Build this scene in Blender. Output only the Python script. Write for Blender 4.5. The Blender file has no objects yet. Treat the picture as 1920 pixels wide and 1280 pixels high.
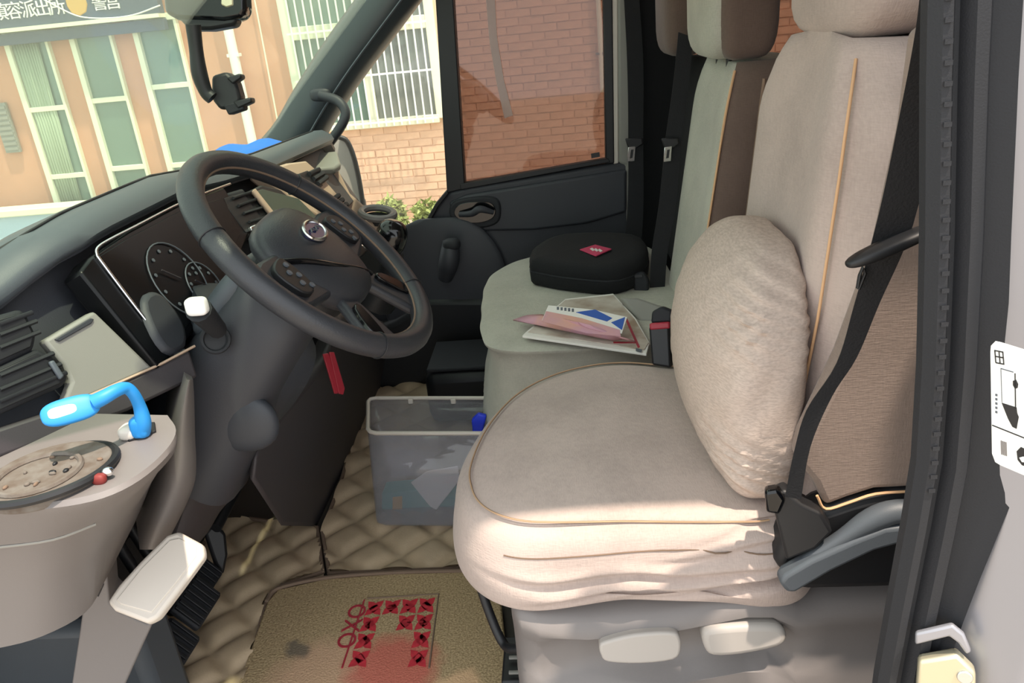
import bpy, bmesh, math, random
from mathutils import Vector as V, Matrix
random.seed(7)
scene = bpy.context.scene
col = scene.collection
PI = math.pi

# ------------------------------------------------------------------ camera
FPX, PITCH, YAW, ROLL = 1440.0, math.radians(22.5), math.radians(5.0), math.radians(5.5)
CAM = V((0.0, 0.0, 1.06))                       # van floor is z = 0, front of the van is -X, passenger side is +Y
fw = V((-math.sin(YAW)*math.cos(PITCH), math.cos(YAW)*math.cos(PITCH), -math.sin(PITCH)))
rt0 = V((math.cos(YAW), math.sin(YAW), 0)); up0 = rt0.cross(fw)
rt = rt0*math.cos(ROLL) - up0*math.sin(ROLL); up = up0*math.cos(ROLL) + rt0*math.sin(ROLL)
cd = bpy.data.cameras.new('camera'); cam = bpy.data.objects.new('camera', cd); col.objects.link(cam)
cd.sensor_width = 36.0; cd.lens = FPX/1920*36.0; cd.clip_start = 0.02; cd.clip_end = 300
R3 = Matrix((rt, up, -fw)).transposed()
cam.matrix_world = Matrix.Translation(CAM) @ R3.to_4x4()
scene.camera = cam
# ------------------------------------------------------------------ world, sun, exposure
w = bpy.data.worlds.new('sky'); scene.world = w; w.use_nodes = True
wn = w.node_tree.nodes; bg = wn['Background']
bg.inputs[0].default_value = (0.93, 0.97, 1.0, 1); bg.inputs[1].default_value = 2.2
sd = bpy.data.lights.new('sun', 'SUN'); sun = bpy.data.objects.new('sun', sd); col.objects.link(sun)
sd.energy = 6.5; sd.angle = math.radians(1.2); sd.color = (1.0, 0.86, 0.72)
SUNDIR = V((0.30, -0.22, 1.0)).normalized()
sun.rotation_euler = SUNDIR.to_track_quat('Z', 'Y').to_euler(); sun.location = (0, -2, 6)
scene.view_settings.view_transform = 'Standard'; scene.view_settings.look = 'None'
scene.view_settings.gamma = 1.0; scene.view_settings.use_curve_mapping = False
scene.view_settings.exposure = 0.0

# ------------------------------------------------------------------ point helpers
def ray(px, py): return fw + rt*((px-960)/FPX) - up*((py-640)/FPX)
def aty(px, py, y): d = ray(px, py); return CAM + d*((y-CAM.y)/d.y)
def atz(px, py, z): d = ray(px, py); return CAM + d*((z-CAM.z)/d.z)
def atx(px, py, x): d = ray(px, py); return CAM + d*((x-CAM.x)/d.x)
def on(px, py, pl):
    d = ray(px, py); p0, n = pl; return CAM + d*((p0-CAM).dot(n)/d.dot(n))
def plane(p0, n): return (V(p0), V(n).normalized())
FACE = plane((-.60, 0, .83), (.906, 0, .42))     # rear-facing surface of the dashboard
_a, _b, _c = on(288, 690, FACE), on(177, 582, FACE), atz(0, 850, .68)
_n = (_b-_a).cross(_c-_a).normalized()
FACE2 = (_a, _n if _n.x > 0 else -_n)            # its outer end, which curves away towards the front

def cr(p0, p1, p2, p3, t):
    return 0.5*((2*p1)+(p2-p0)*t+(2*p0-5*p1+4*p2-p3)*t*t+(3*p1-p0-3*p2+p3)*t**3)
def smooth(pts, k=6, closed=False):
    pts = [V(p) for p in pts]; n = len(pts); out = []
    for i in range(n if closed else n-1):
        a = pts[(i-1) % n] if closed or i > 0 else pts[i]*2-pts[i+1]
        b, c = pts[i], pts[(i+1) % n]
        d = pts[(i+2) % n] if closed or i+2 < n else c*2-b
        for j in range(k): out.append(cr(a, b, c, d, j/k))
    if not closed: out.append(pts[-1])
    return out
def smooth1(vals, k):
    return [v.x for v in smooth([V((v, 0, 0)) for v in vals], k)]
def lerp(a, b, t): return a+(b-a)*t
def interp(x, xs, ys):
    if x <= xs[0]: return ys[0]
    for i in range(len(xs)-1):
        if x <= xs[i+1]: return lerp(ys[i], ys[i+1], (x-xs[i])/(xs[i+1]-xs[i]))
    return ys[-1]

# ------------------------------------------------------------------ materials
def lin(c):
    def f(u):
        u /= 255.0
        return u/12.92 if u <= .04045 else ((u+.055)/1.055)**2.4
    return (f(c[0]), f(c[1]), f(c[2]), 1)
def mat(name, rgb, rough=.6, metal=0.0, var=0.0, vscale=8.0, bump=0.0, bscale=200.0, spec=.5, rgb2=None, stretch=(1,1,1), coat=0.0, emit=0.0):
    m = bpy.data.materials.new(name); m.use_nodes = True
    nt = m.node_tree; b = nt.nodes['Principled BSDF']
    b.inputs['Base Color'].default_value = lin(rgb); b.inputs['Roughness'].default_value = rough
    b.inputs['Metallic'].default_value = metal; b.inputs['Specular IOR Level'].default_value = spec
    b.inputs['Coat Weight'].default_value = coat
    tc = nt.nodes.new('ShaderNodeTexCoord'); mp = nt.nodes.new('ShaderNodeMapping'); mp.inputs['Scale'].default_value = stretch
    nt.links.new(tc.outputs['Object'], mp.inputs['Vector'])
    if var > 0 or rgb2:
        nz = nt.nodes.new('ShaderNodeTexNoise'); nz.inputs['Scale'].default_value = vscale; nz.inputs['Detail'].default_value = 6
        nt.links.new(mp.outputs[0], nz.inputs['Vector'])
        rp = nt.nodes.new('ShaderNodeValToRGB'); c = lin(rgb)
        c2 = lin(rgb2) if rgb2 else tuple(min(1, u*(1+var)) for u in c[:3])+(1,)
        c1 = c if rgb2 else tuple(u*(1-var) for u in c[:3])+(1,)
        rp.color_ramp.elements[0].color = c1; rp.color_ramp.elements[1].color = c2
        rp.color_ramp.elements[0].position = .35; rp.color_ramp.elements[1].position = .68
        nt.links.new(nz.outputs[0], rp.inputs[0]); nt.links.new(rp.outputs[0], b.inputs['Base Color'])
    if bump > 0:
        n2 = nt.nodes.new('ShaderNodeTexNoise'); n2.inputs['Scale'].default_value = bscale; n2.inputs['Detail'].default_value = 4
        nt.links.new(mp.outputs[0], n2.inputs['Vector'])
        bp = nt.nodes.new('ShaderNodeBump'); bp.inputs['Strength'].default_value = bump; bp.inputs['Distance'].default_value = .003
        nt.links.new(n2.outputs[0], bp.inputs['Height']); nt.links.new(bp.outputs[0], b.inputs['Normal'])
    if emit > 0:
        b.inputs['Emission Color'].default_value = lin(rgb); b.inputs['Emission Strength'].default_value = emit
    return m
def fabric(name, rgb, scale=420.0, depth=.35, var=.10):
    """woven linen: two crossed fine waves plus mottling"""
    m = bpy.data.materials.new(name); m.use_nodes = True; nt = m.node_tree; N = nt.nodes; L = nt.links
    b = N['Principled BSDF']; b.inputs['Roughness'].default_value = .95; b.inputs['Specular IOR Level'].default_value = .15
    b.inputs['Sheen Weight'].default_value = .15
    tc = N.new('ShaderNodeTexCoord')
    hs = []
    for st in ((1, 1, 6), (6, 1.5, 1)):
        mp = N.new('ShaderNodeMapping'); mp.inputs['Scale'].default_value = st; L.new(tc.outputs['Object'], mp.inputs['Vector'])
        nz = N.new('ShaderNodeTexNoise'); nz.inputs['Scale'].default_value = scale*.25; nz.inputs['Detail'].default_value = 3
        L.new(mp.outputs[0], nz.inputs['Vector']); hs.append(nz)
    ad = N.new('ShaderNodeMath'); ad.operation = 'ADD'; L.new(hs[0].outputs[0], ad.inputs[0]); L.new(hs[1].outputs[0], ad.inputs[1])
    bp = N.new('ShaderNodeBump'); bp.inputs['Strength'].default_value = depth; bp.inputs['Distance'].default_value = .0015
    L.new(ad.outputs[0], bp.inputs['Height']); L.new(bp.outputs[0], b.inputs['Normal'])
    big = N.new('ShaderNodeTexNoise'); big.inputs['Scale'].default_value = 7; big.inputs['Detail'].default_value = 5
    L.new(tc.outputs['Object'], big.inputs['Vector'])
    a2 = N.new('ShaderNodeMath'); a2.operation = 'MULTIPLY_ADD'; a2.inputs[1].default_value = .35
    L.new(ad.outputs[0], a2.inputs[0]); L.new(big.outputs[0], a2.inputs[2])
    rp = N.new('ShaderNodeValToRGB'); c = lin(rgb)
    rp.color_ramp.elements[0].position = .6; rp.color_ramp.elements[1].position = 1.1 if False else 1.0
    rp.color_ramp.elements[0].color = tuple(u*(1-var*1.6) for u in c[:3])+(1,)
    rp.color_ramp.elements[1].color = tuple(min(1, u*(1+var)) for u in c[:3])+(1,)
    L.new(a2.outputs[0], rp.inputs[0]); L.new(rp.outputs[0], b.inputs['Base Color'])
    return m
def film(name, tint, clear, dust_haze=(200, 200, 190), gloss=.05):
    """sheet glass: tinted see-through, a little dust or painted reflection haze, a little gloss"""
    m = bpy.data.materials.new(name); m.use_nodes = True; nt = m.node_tree; N = nt.nodes; L = nt.links
    N.remove(N['Principled BSDF']); out = N['Material Output']
    tr = N.new('ShaderNodeBsdfTransparent'); tr.inputs[0].default_value = lin(tint)
    df = N.new('ShaderNodeBsdfDiffuse'); df.inputs[0].default_value = lin(dust_haze)
    tl = N.new('ShaderNodeBsdfTranslucent'); tl.inputs[0].default_value = lin(dust_haze)
    gl = N.new('ShaderNodeBsdfGlossy'); gl.inputs['Roughness'].default_value = .03
    d2 = N.new('ShaderNodeMixShader'); d2.inputs[0].default_value = .5; L.new(df.outputs[0], d2.inputs[1]); L.new(tl.outputs[0], d2.inputs[2])
    mx = N.new('ShaderNodeMixShader'); mx.inputs[0].default_value = 1-clear; L.new(tr.outputs[0], mx.inputs[1]); L.new(d2.outputs[0], mx.inputs[2])
    m3 = N.new('ShaderNodeMixShader'); m3.inputs[0].default_value = gloss; L.new(mx.outputs[0], m3.inputs[1]); L.new(gl.outputs[0], m3.inputs[2])
    L.new(m3.outputs[0], out.inputs[0]); return m

M = dict(
 seat=fabric('seat_linen', (179, 163, 155)), seat_side=fabric('seat_side_linen', (142, 126, 116)),
 bench=fabric('bench_linen', (176, 174, 162)), bench_side=fabric('bench_side_linen', (104, 88, 80)),
 pillow=mat('pillow_linen', (187, 171, 160), .95, var=.12, vscale=170, bump=.25, bscale=170, spec=.1, stretch=(1.2, .7, 3.0)),
 cord=mat('cord', (176, 146, 116), .9), piping=mat('piping', (210, 168, 126), .7), stitch=mat('stitch', (120, 100, 84), .9),
 dark=mat('dark_plastic', (52, 54, 60), .55, bump=.08, bscale=900), dash=mat('dash_plastic', (78, 84, 90), .5, bump=.1, bscale=900),
 pillar=mat('pillar_plastic', (56, 62, 66), .38, bump=.06, bscale=900), column=mat('column_plastic', (50, 54, 61), .5, bump=.06, bscale=900), darkbrown=mat('knee_plastic', (58, 54, 57), .6, bump=.08, bscale=900),
 black=mat('black_plastic', (24, 25, 28), .5), gloss=mat('gloss_black', (12, 13, 16), .12, coat=.0), display=mat('display_black', (10, 11, 14), .32, spec=.25), rubber=mat('rubber', (28, 30, 35), .7, bump=.15, bscale=700),
 leather=mat('wheel_leather', (46, 48, 53), .42, bump=.15, bscale=500), web=mat('belt_webbing', (17, 18, 22), .8, bump=.3, bscale=400),
 greyp=mat('grey_plastic', (118, 113, 111), .5, bump=.06, bscale=800), trimgrey=mat('trim_grey', (112, 107, 105), .55, bump=.06, bscale=800), greyd=mat('grey_panel', (138, 136, 130), .55, bump=.06, bscale=800),
 switch=mat('switch_plastic', (170, 164, 158), .5), lightp=mat('light_plastic', (206, 198, 188), .4), beige=mat('beige_plastic', (186, 160, 140), .55),
 chrome=mat('chrome', (220, 220, 222), .2, 1.0), silver=mat('silver_paint', (150, 150, 156), .32, .35, coat=.4), wsilver=mat('white_button', (232, 230, 228), .35),
 blackcloth=mat('black_cloth', (16, 17, 20), .95, bump=.3, bscale=300), red=mat('red_plastic', (160, 40, 56), .5), darkred=mat('dark_red', (120, 40, 36), .6), pink=mat('pink_tag', (196, 60, 96), .6),
 usb=mat('blue_silicone', (36, 136, 208), .5), usbwin=mat('lamp_window', (232, 236, 214), .4), bluebag=mat('blue_cloth', (36, 110, 214), .7, bump=.4, bscale=60),
 quilt=mat('quilt_leather', (184, 162, 134), .55, var=.1, vscale=14, bump=.15, bscale=300), floor=mat('floor_dark', (60, 54, 48), .8),
 dirty=mat('dirty_tray', (112, 106, 99), .8, rgb2=(92, 80, 70), vscale=60, bump=.3, bscale=120),
 brass=mat('zinc_plate', (206, 198, 170), .35, .6), paper=mat('paper', (226, 222, 216), .8), paperblue=mat('blue_print', (38, 84, 168), .6),
 kraft=mat('pink_paper', (214, 162, 136), .8, rgb2=(196, 150, 170), vscale=9), paper2=mat('booklet_paper', (200, 192, 182), .8, rgb2=(150, 130, 112), vscale=14), teal=mat('teal_wrap', (60, 146, 140), .5),
 wall=mat('plaster_wall', (202, 144, 116), .9, var=.08, vscale=2), brick=mat('brick', (224, 184, 156), .9, var=.10, vscale=9, bump=.3, bscale=60), mortar=mat('mortar', (224, 190, 164), .95),
 cream=mat('cream_frame', (226, 226, 204), .6), glassg=mat('green_window', (96, 122, 112), .15, spec=.6), curtain=mat('curtain', (168, 182, 158), .8), pane=mat('grey_window', (116, 120, 116), .15, spec=.6),
 sign=mat('sign_board', (62, 74, 96), .6), white=mat('white_paint', (236, 236, 230), .5), gold=mat('gold', (206, 160, 84), .4, .3), palewall=mat('pale_blue_paint', (176, 200, 220), .8),
 ground=mat('paving', (170, 160, 146), .9, var=.1, vscale=3), leaf=mat('leaf', (150, 160, 96), .7, var=.2, vscale=20), headliner=mat('headliner', (170, 168, 160), .95),
 bin=None, glass=film('windscreen_glass', (236, 246, 236), .87, (214, 216, 200), .03), tint=film('tinted_glass', (172, 160, 154), .95, (190, 170, 160), .05), clear=film('side_glass', (246, 250, 246), .97, gloss=.03),
 reflection=film('painted_reflection', (225, 215, 210), .3, (220, 205, 200), .02), screen=mat('screen', (70, 84, 78), .2, coat=.3), gauge=mat('gauge_mark', (84, 90, 98), .5),
)
M['bin'] = film('bin_plastic', (238, 238, 242), .78, (226, 226, 232), .04)

# ------------------------------------------------------------------ object helpers
def wloc(o): return o['_w'] if False else WL[o.name]
WL = {}
def tag(o, label=None, cat=None, group=None, kind=None):
    if label: o['label'] = label
    if cat: o['category'] = cat
    if group: o['group'] = group
    if kind: o['kind'] = kind
    return o
def thing(name, loc, label, cat, group=None, kind=None):
    o = bpy.data.objects.new(name, None); col.objects.link(o); o.location = loc; o.empty_display_size = .05
    WL[o.name] = V(loc); return tag(o, label, cat, group, kind)
def build(name, verts, faces, m, parent=None, bevel=0.0, segs=2, sub=0, sharp=35, solid=0.0, origin=None):
    """verts in world space -> one mesh object, origin at its base centre, parented without offset"""
    vs = [V(v) for v in verts]
    if origin is None:
        lo = V((min(v.x for v in vs), min(v.y for v in vs), min(v.z for v in vs))); hi = V((max(v.x for v in vs), max(v.y for v in vs), max(v.z for v in vs)))
        origin = V(((lo.x+hi.x)/2, (lo.y+hi.y)/2, lo.z))
    me = bpy.data.meshes.new(name); me.from_pydata([tuple(v-origin) for v in vs], [], faces)
    bm = bmesh.new(); bm.from_mesh(me); bmesh.ops.recalc_face_normals(bm, faces=bm.faces); bm.to_mesh(me); bm.free()
    me.materials.append(m if not isinstance(m, str) else M[m])
    for p in me.polygons: p.use_smooth = True
    me.set_sharp_from_angle(angle=math.radians(sharp))
    o = bpy.data.objects.new(name, me); col.objects.link(o); WL[o.name] = origin.copy()
    if parent is not None:
        o.parent = parent; o.location = origin-WL[parent.name]
    else: o.location = origin
    if solid:
        s = o.modifiers.new('solid', 'SOLIDIFY'); s.thickness = solid; s.offset = 0
    if bevel:
        b = o.modifiers.new('bevel', 'BEVEL'); b.width = bevel; b.segments = segs; b.limit_method = 'ANGLE'; b.angle_limit = math.radians(30)
    if sub:
        s = o.modifiers.new('sub', 'SUBSURF'); s.levels = sub; s.render_levels = sub
    return o
def loft(rings, closed=True, caps=(True, True)):
    vs = []; fs = []; n = len(rings[0])
    for r in rings: vs += [V(p) for p in r]
    for i in range(len(rings)-1):
        for j in range(n if closed else n-1):
            k = (j+1) % n; fs.append((i*n+j, i*n+k, (i+1)*n+k, (i+1)*n+j))
    if caps[0]: fs.append(tuple(range(n)))
    if caps[1]: fs.append(tuple(range((len(rings)-1)*n, len(rings)*n)))
    return vs, fs
def slabv(pts, nrm, t):
    n = len(pts); a = [V(p) for p in pts]; b = [p-V(nrm)*t for p in a]
    fs = [tuple(range(n)), tuple(range(2*n-1, n-1, -1))]+[(i, i+n, (i+1) % n+n, (i+1) % n) for i in range(n)]
    return a+b, fs
def slab(name, px, pl, t, m, parent=None, off=0.0, bevel=.003, sm=0, ext=None, **k):
    """outline seen at px lying on plane pl, lifted by off towards its normal, t thick"""
    p0, n = pl; pl2 = (p0+n*off, n)
    pts = [on(x, y, pl2) for x, y in px]
    if sm: pts = smooth(pts, sm, True)
    v, f = slabv(pts, n if ext is None else -V(ext).normalized(), t); return build(name, v, f, m, parent, bevel, **k)
def frames(pts):
    out = []; prev = None
    for i, p in enumerate(pts):
        t = (pts[min(i+1, len(pts)-1)]-pts[max(i-1, 0)]).normalized()
        if prev is None:
            a = V((0, 0, 1)) if abs(t.z) < .9 else V((1, 0, 0)); u = t.cross(a).normalized()
        else:
            u = (prev-t*prev.dot(t)).normalized()
        prev = u; out.append((p, u, t.cross(u)))
    return out
def tubev(pts, r, n=10, flat=1.0):
    pts = [V(p) for p in pts]; rs = r if isinstance(r, (list, tuple)) else [r]*len(pts)
    rings = [[p+(u*math.cos(2*PI*j/n)+v*math.sin(2*PI*j/n)*flat)*rr for j in range(n)] for (p, u, v), rr in zip(frames(pts), rs)]
    return loft(rings)
def tube(name, pts, r, m, parent=None, n=10, k=0, **kw):
    if k:
        if isinstance(r, (list, tuple)): r = smooth1(list(r), k)
        pts = smooth(pts, k)
    v, f = tubev(pts, r, n); return build(name, v, f, m, parent, sharp=60, **kw)
def join(*vfs):
    V_, F_ = [], []
    for v, f in vfs:
        o = len(V_); V_ += list(v); F_ += [tuple(i+o for i in q) for q in f]
    return V_, F_
def boxv(c, s, rot=None):
    c = V(c); hx, hy, hz = s[0]/2, s[1]/2, s[2]/2
    vs = [V((x, y, z)) for x in (-hx, hx) for y in (-hy, hy) for z in (-hz, hz)]
    if rot is not None: vs = [rot @ v for v in vs]
    return [c+v for v in vs], [(0, 1, 3, 2), (4, 6, 7, 5), (0, 4, 5, 1), (2, 3, 7, 6), (0, 2, 6, 4), (1, 5, 7, 3)]
def box(name, c, s, m, parent=None, rot=None, bevel=.004, **k):
    v, f = boxv(c, s, rot); return build(name, v, f, m, parent, bevel, **k)
def basis(zdir, xdir=(1, 0, 0)):
    z = V(zdir).normalized(); x = V(xdir); x = (x-z*x.dot(z)).normalized(); y = z.cross(x)
    return Matrix((x, y, z)).transposed()
def superv(c, s, e=3.0, rot=None, nu=28, nv=14, warp=None):
    """rounded block, half sizes s, squareness e"""
    def sp(a, p): return math.copysign(abs(a)**(2/p), a)
    rings = []
    for i in range(1, nv):
        ph = -PI/2+PI*i/nv; r = []
        for j in range(nu):
            th = 2*PI*j/nu
            p = V((s[0]*sp(math.cos(ph), e)*sp(math.cos(th), e), s[1]*sp(math.cos(ph), e)*sp(math.sin(th), e), s[2]*sp(math.sin(ph), e)))
            if warp: p = warp(p)
            if rot is not None: p = rot @ p
            r.append(V(c)+p)
        rings.append(r)
    return loft(rings)
def superb(name, c, s, m, parent=None, e=3.0, rot=None, **k):
    kk = {q: k.pop(q) for q in ('nu', 'nv', 'warp') if q in k}
    v, f = superv(c, s, e, rot, **kk); return build(name, v, f, m, parent, sharp=70, **k)
def discv(c, nrm, r, t, n=28, rx=None, xdir=(0, 1, 0)):
    B = basis(nrm, xdir); ry = r; rx = rx or r
    pts = [V(c)+B @ V((rx*math.cos(2*PI*i/n), ry*math.sin(2*PI*i/n), 0)) for i in range(n)]
    return slabv(pts, B @ V((0, 0, 1)), t)
def disc(name, c, nrm, r, t, m, parent=None, bevel=.001, **k):
    kk = {q: k.pop(q) for q in ('rx', 'n', 'xdir') if q in k}
    v, f = discv(c, nrm, r, t, **kk); return build(name, v, f, m, parent, bevel, **k)
def torusv(c, nrm, R, r, n=48, m=10, xdir=(0, 1, 0), ry=None):
    B = basis(nrm, xdir); rings = []; ry = ry or R
    for i in range(n):
        a = 2*PI*i/n; d = V((math.cos(a), math.sin(a), 0)); p = V((R*math.cos(a), ry*math.sin(a), 0))
        rings.append([V(c)+B @ (p+d*r*math.cos(2*PI*j/m)+V((0, 0, r*math.sin(2*PI*j/m)))) for j in range(m)])
    vs, fs = loft(rings, caps=(False, False)); nn = len(vs)-m
    fs += [(nn+j, nn+(j+1) % m, (j+1) % m, j) for j in range(m)]
    return vs, fs
def rowloft(name, rows, Y0, bulge, m, parent=None, depth=.08, k=3, n=10, slope=0.0, **kw):
    """soft moulded cover: rows of (py, left px, right px) on a surface that swells towards the door"""
    rows = smooth([V(q) for q in rows], k); rings = []
    for q in rows:
        L_ = []
        for i in range(n+1):
            t = i/n; L_.append(aty(lerp(q.y, q.z, t), q.x, Y0+slope*t-bulge*math.sin(PI*t)**.7))
        a, b = L_[0], L_[-1]
        rings.append(L_+[b+V((-depth*.6, depth, 0)), a+V((-depth*.6, depth, 0))])
    v, f = loft(rings); return build(name, v, f, m, parent, sharp=50, **kw)
def ribbon(name, L, Rr, th, m, parent=None, k=5):
    L = smooth(L, k); Rr = smooth(Rr, k); rings = []
    for i in range(len(L)):
        a, b = L[i], Rr[i]; t = (L[min(i+1, len(L)-1)]-L[max(i-1, 0)]).normalized(); nn = (b-a).cross(t).normalized()*th/2
        rings.append([a+nn, b+nn, b-nn, a-nn])
    v, f = loft(rings); return build(name, v, f, m, parent)

# ================================================================== SETTING: the van's shell
def struct(name, v, f, m, label, parent=None, **k):
    o = build(name, v, f, m, parent, **k); return tag(o, label, None, None, 'structure' if parent is None else None)
GZ = -.78
struct('ground', *boxv((0, 4, GZ-.1), (60, 40, .2)), 'ground', 'pale paving outside the van')
struct('floor', *boxv((.6, 1.4, -.03), (3.4, 1.78, .06)), 'floor', 'dark cab floor under the mats')
# roof with a curved front edge
rr = []
for x, z in ((-.22, 1.43), (-.05, 1.53), (.2, 1.62), (.5, 1.66), (1.6, 1.68), (3.0, 1.68)):
    rr.append([V((x, y, z-(abs(y-1.4)/.8)**4*.10)) for y in [.60+i*.1 for i in range(17)]]+[V((x, y, z+.04-(abs(y-1.4)/.8)**4*.10)) for y in [2.2-i*.1 for i in range(17)]])
struct('ceiling', *loft(rr), 'headliner', 'pale headliner under the van roof')
struct('wall_front', *boxv((-1.12, 1.4, .34), (.05, 1.7, .74)), 'black', 'black firewall behind the pedals')
struct('wall_back', *boxv((2.98, 1.4, .75), (.05, 1.7, 1.7)), 'dark', 'dark rear end of the van interior')
# far side wall behind the passenger door, window opening left free
wr = thing('wall_right', (1.2, 2.32, 0), 'passenger side body wall behind the front door', None, kind='structure')
build('lower_panel', *boxv((1.62, 2.32, .33), (2.7, .05, .66)), 'dark', wr)
build('upper_panel', *boxv((1.62, 2.29, 1.52), (2.7, .05, .2)), 'headliner', wr)
build('pillar', *boxv((2.65, 2.31, 1.05), (.6, .05, .8)), 'dark', wr)
w2 = thing('window_2', (1.3, 2.32, .66), 'rear side window behind the passenger seats', None, kind='structure')
build('pane', *boxv((1.34, 2.32, 1.05), (2.05, .006, .78)), 'tint', w2)
build('frame', *join(boxv((1.34, 2.32, .67), (2.05, .04, .03)), boxv((1.34, 2.31, 1.42), (2.05, .04, .03))), 'black', w2)
wl = thing('wall_left', (.6, .47, 0), 'silver driver side body behind the open door', None, kind='structure')
build('outer_panel', *boxv((1.68, .50, .55), (2.64, .05, 1.5)), 'silver', wl)
build('upper_panel', *boxv((1.82, .58, 1.45), (2.36, .05, .34)), 'silver', wl)
build('sill', *boxv((-.2, .50, -.07), (1.5, .12, .1)), 'silver', wl)

# windscreen
rows = []
for t in [i/8 for i in range(9)]:
    r = []
    for s in [-1+i/8 for i in range(17)]:
        y = 1.38+s*lerp(.86, .74, t); bow = (1-s*s)
        r.append(V((lerp(-.88, -.20, t)-bow*lerp(.16, .06, t), y, lerp(.755, 1.43, t)+.02*bow)))
    rows.append(r)
v, f = loft(rows, closed=False, caps=(False, False))
struct('window_1', v, f, 'glass', 'large dusty windscreen with painted reflection haze', solid=.004)  # diffuse film on this pane also paints in the reflection haze

# unseen flaps added under the header to block sun from the mats
for yv, lb in ((1.0, 'unseen grey flap added above the steering wheel to block the sun'), (1.78, 'unseen grey flap added above the passenger dashboard to block the sun')):
    vz = thing('sun_blocker', (-.30, yv, 1.22), lb, 'sun blocker', 'added sun blockers')
    v, f = boxv((-.31, yv, 1.325), (.22, .56, .018), Matrix.Rotation(math.radians(-52), 3, 'Y')); build('blocker_flap', v, f, 'headliner', vz, bevel=.008)
    tube('blocker_rod', [V((-.245, yv-.27, 1.415)), V((-.245, yv+.27, 1.415))], .006, 'dark', vz, n=8)
# passenger A-pillar with grab handle
YA = 2.19
pa = [(470, 345), (545, 268), (590, 195), (640, 118), (727, 0), (800, -100), (880, -210)]
ap = thing('trim_1', aty(545, 280, YA), 'dark plastic trim of the passenger windscreen pillar', None, kind='structure')
rings = []
ctr = smooth([aty(x, y, YA+.02) for x, y in pa], 4)
for i, p in enumerate(ctr):
    t = (ctr[min(i+1, len(ctr)-1)]-ctr[max(i-1, 0)]).normalized(); side = V((t.z, 0, -t.x)).normalized()
    wd = .064
    prof = [(-1, .02), (-1.02, -.012), (-.75, -.034), (-.25, -.046), (.2, -.05), (.55, -.04), (.85, -.02), (1, .0), (1, .05), (-.9, .05)]
    rings.append([p+side*wd*a+V((0, b, 0)) for a, b in prof])
v, f = loft(rings); build('pillar_cover', v, f, 'pillar', ap, sharp=50)
gp = [aty(600, 178, YA-.03), aty(632, 188, YA-.045), aty(647, 207, YA-.055), aty(644, 228, YA-.06), aty(622, 262, YA-.06), aty(603, 281, YA-.055), aty(578, 283, YA-.04)]
hd = tube('grab_handle', gp, .013, 'dark', ap, k=5, n=12)
for q in (gp[0], gp[-1]): superb('handle_boss', q+V((0, .012, 0)), (.03, .02, .018), 'dark', hd)
tube('rubber_strip', [p+V((.036, -.044, -.012)) for p in ctr], .003, 'gauge', ap, n=6)
slab('kick_panel', [(500, 470), (640, 470), (700, 462), (742, 470), (742, 800), (440, 800)], plane((0, 2.27, 0), (0, -1, 0)), .03, 'black', ap)
# passenger door
YD = 2.25
DP = plane((0, YD, 0), (0, -1, 0))
dr = thing('door_1', (-.1, YD+.04, .1), 'black passenger door with tinted window, seen across the cab', None, kind='structure')
lowpx = [(700, 520), (742, 452), (776, 436), (800, 418), (818, 385), (838, 360), (868, 352), (1000, 331), (1180, 300), (1200, 330), (1200, 720), (640, 790)]
slab('door_panel', lowpx, DP, .09, 'dark', dr, bevel=.012, segs=3)
# raised inner card with soft edge
slab('door_card', [(842, 380), (872, 366), (1010, 344), (1175, 318), (1175, 398), (1100, 420), (1000, 432), (900, 434), (850, 422)], DP, .02, 'dark', dr, off=.012, bevel=.008, sm=0, segs=3)
hb = slab('handle_bezel', [(842, 398), (852, 378), (888, 370), (925, 370), (938, 384), (936, 414), (915, 426), (880, 428), (853, 420)], DP, .02, 'rubber', dr, off=.022, bevel=.006, sm=4)
slab('handle_recess', [(851, 399), (860, 384), (888, 378), (918, 379), (929, 392), (925, 408), (905, 417), (880, 418), (860, 411)], DP, .006, 'gloss', hb, off=.024, bevel=.002, sm=4)
tube('handle_lever', [aty(862, 402, YD-.03), aty(885, 400, YD-.045), aty(900, 392, YD-.05), aty(925, 398, YD-.04)], [.008, .010, .011, .007], 'dark', hb, k=4)
# moulded grip bulge and lower hinge bulge
superb('speaker_bulge', aty(838, 560, YD-.02), (.20, .022, .26), 'dark', dr, e=2.4)
tube('pull_grip', [aty(846, 452, YD-.09), aty(842, 490, YD-.10), aty(835, 520, YD-.07)], [.024, .030, .022], 'dark', dr, k=4, n=14)
superb('grip_cap', aty(847, 458, YD-.10), (.026, .022, .018), 'rubber', dr, e=2.5)
slab('door_pocket', [(640, 640), (740, 600), (800, 560), (960, 560), (1180, 540), (1180, 640), (900, 700), (640, 760)], DP, .08, 'black', dr, off=.05, bevel=.02)
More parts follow.
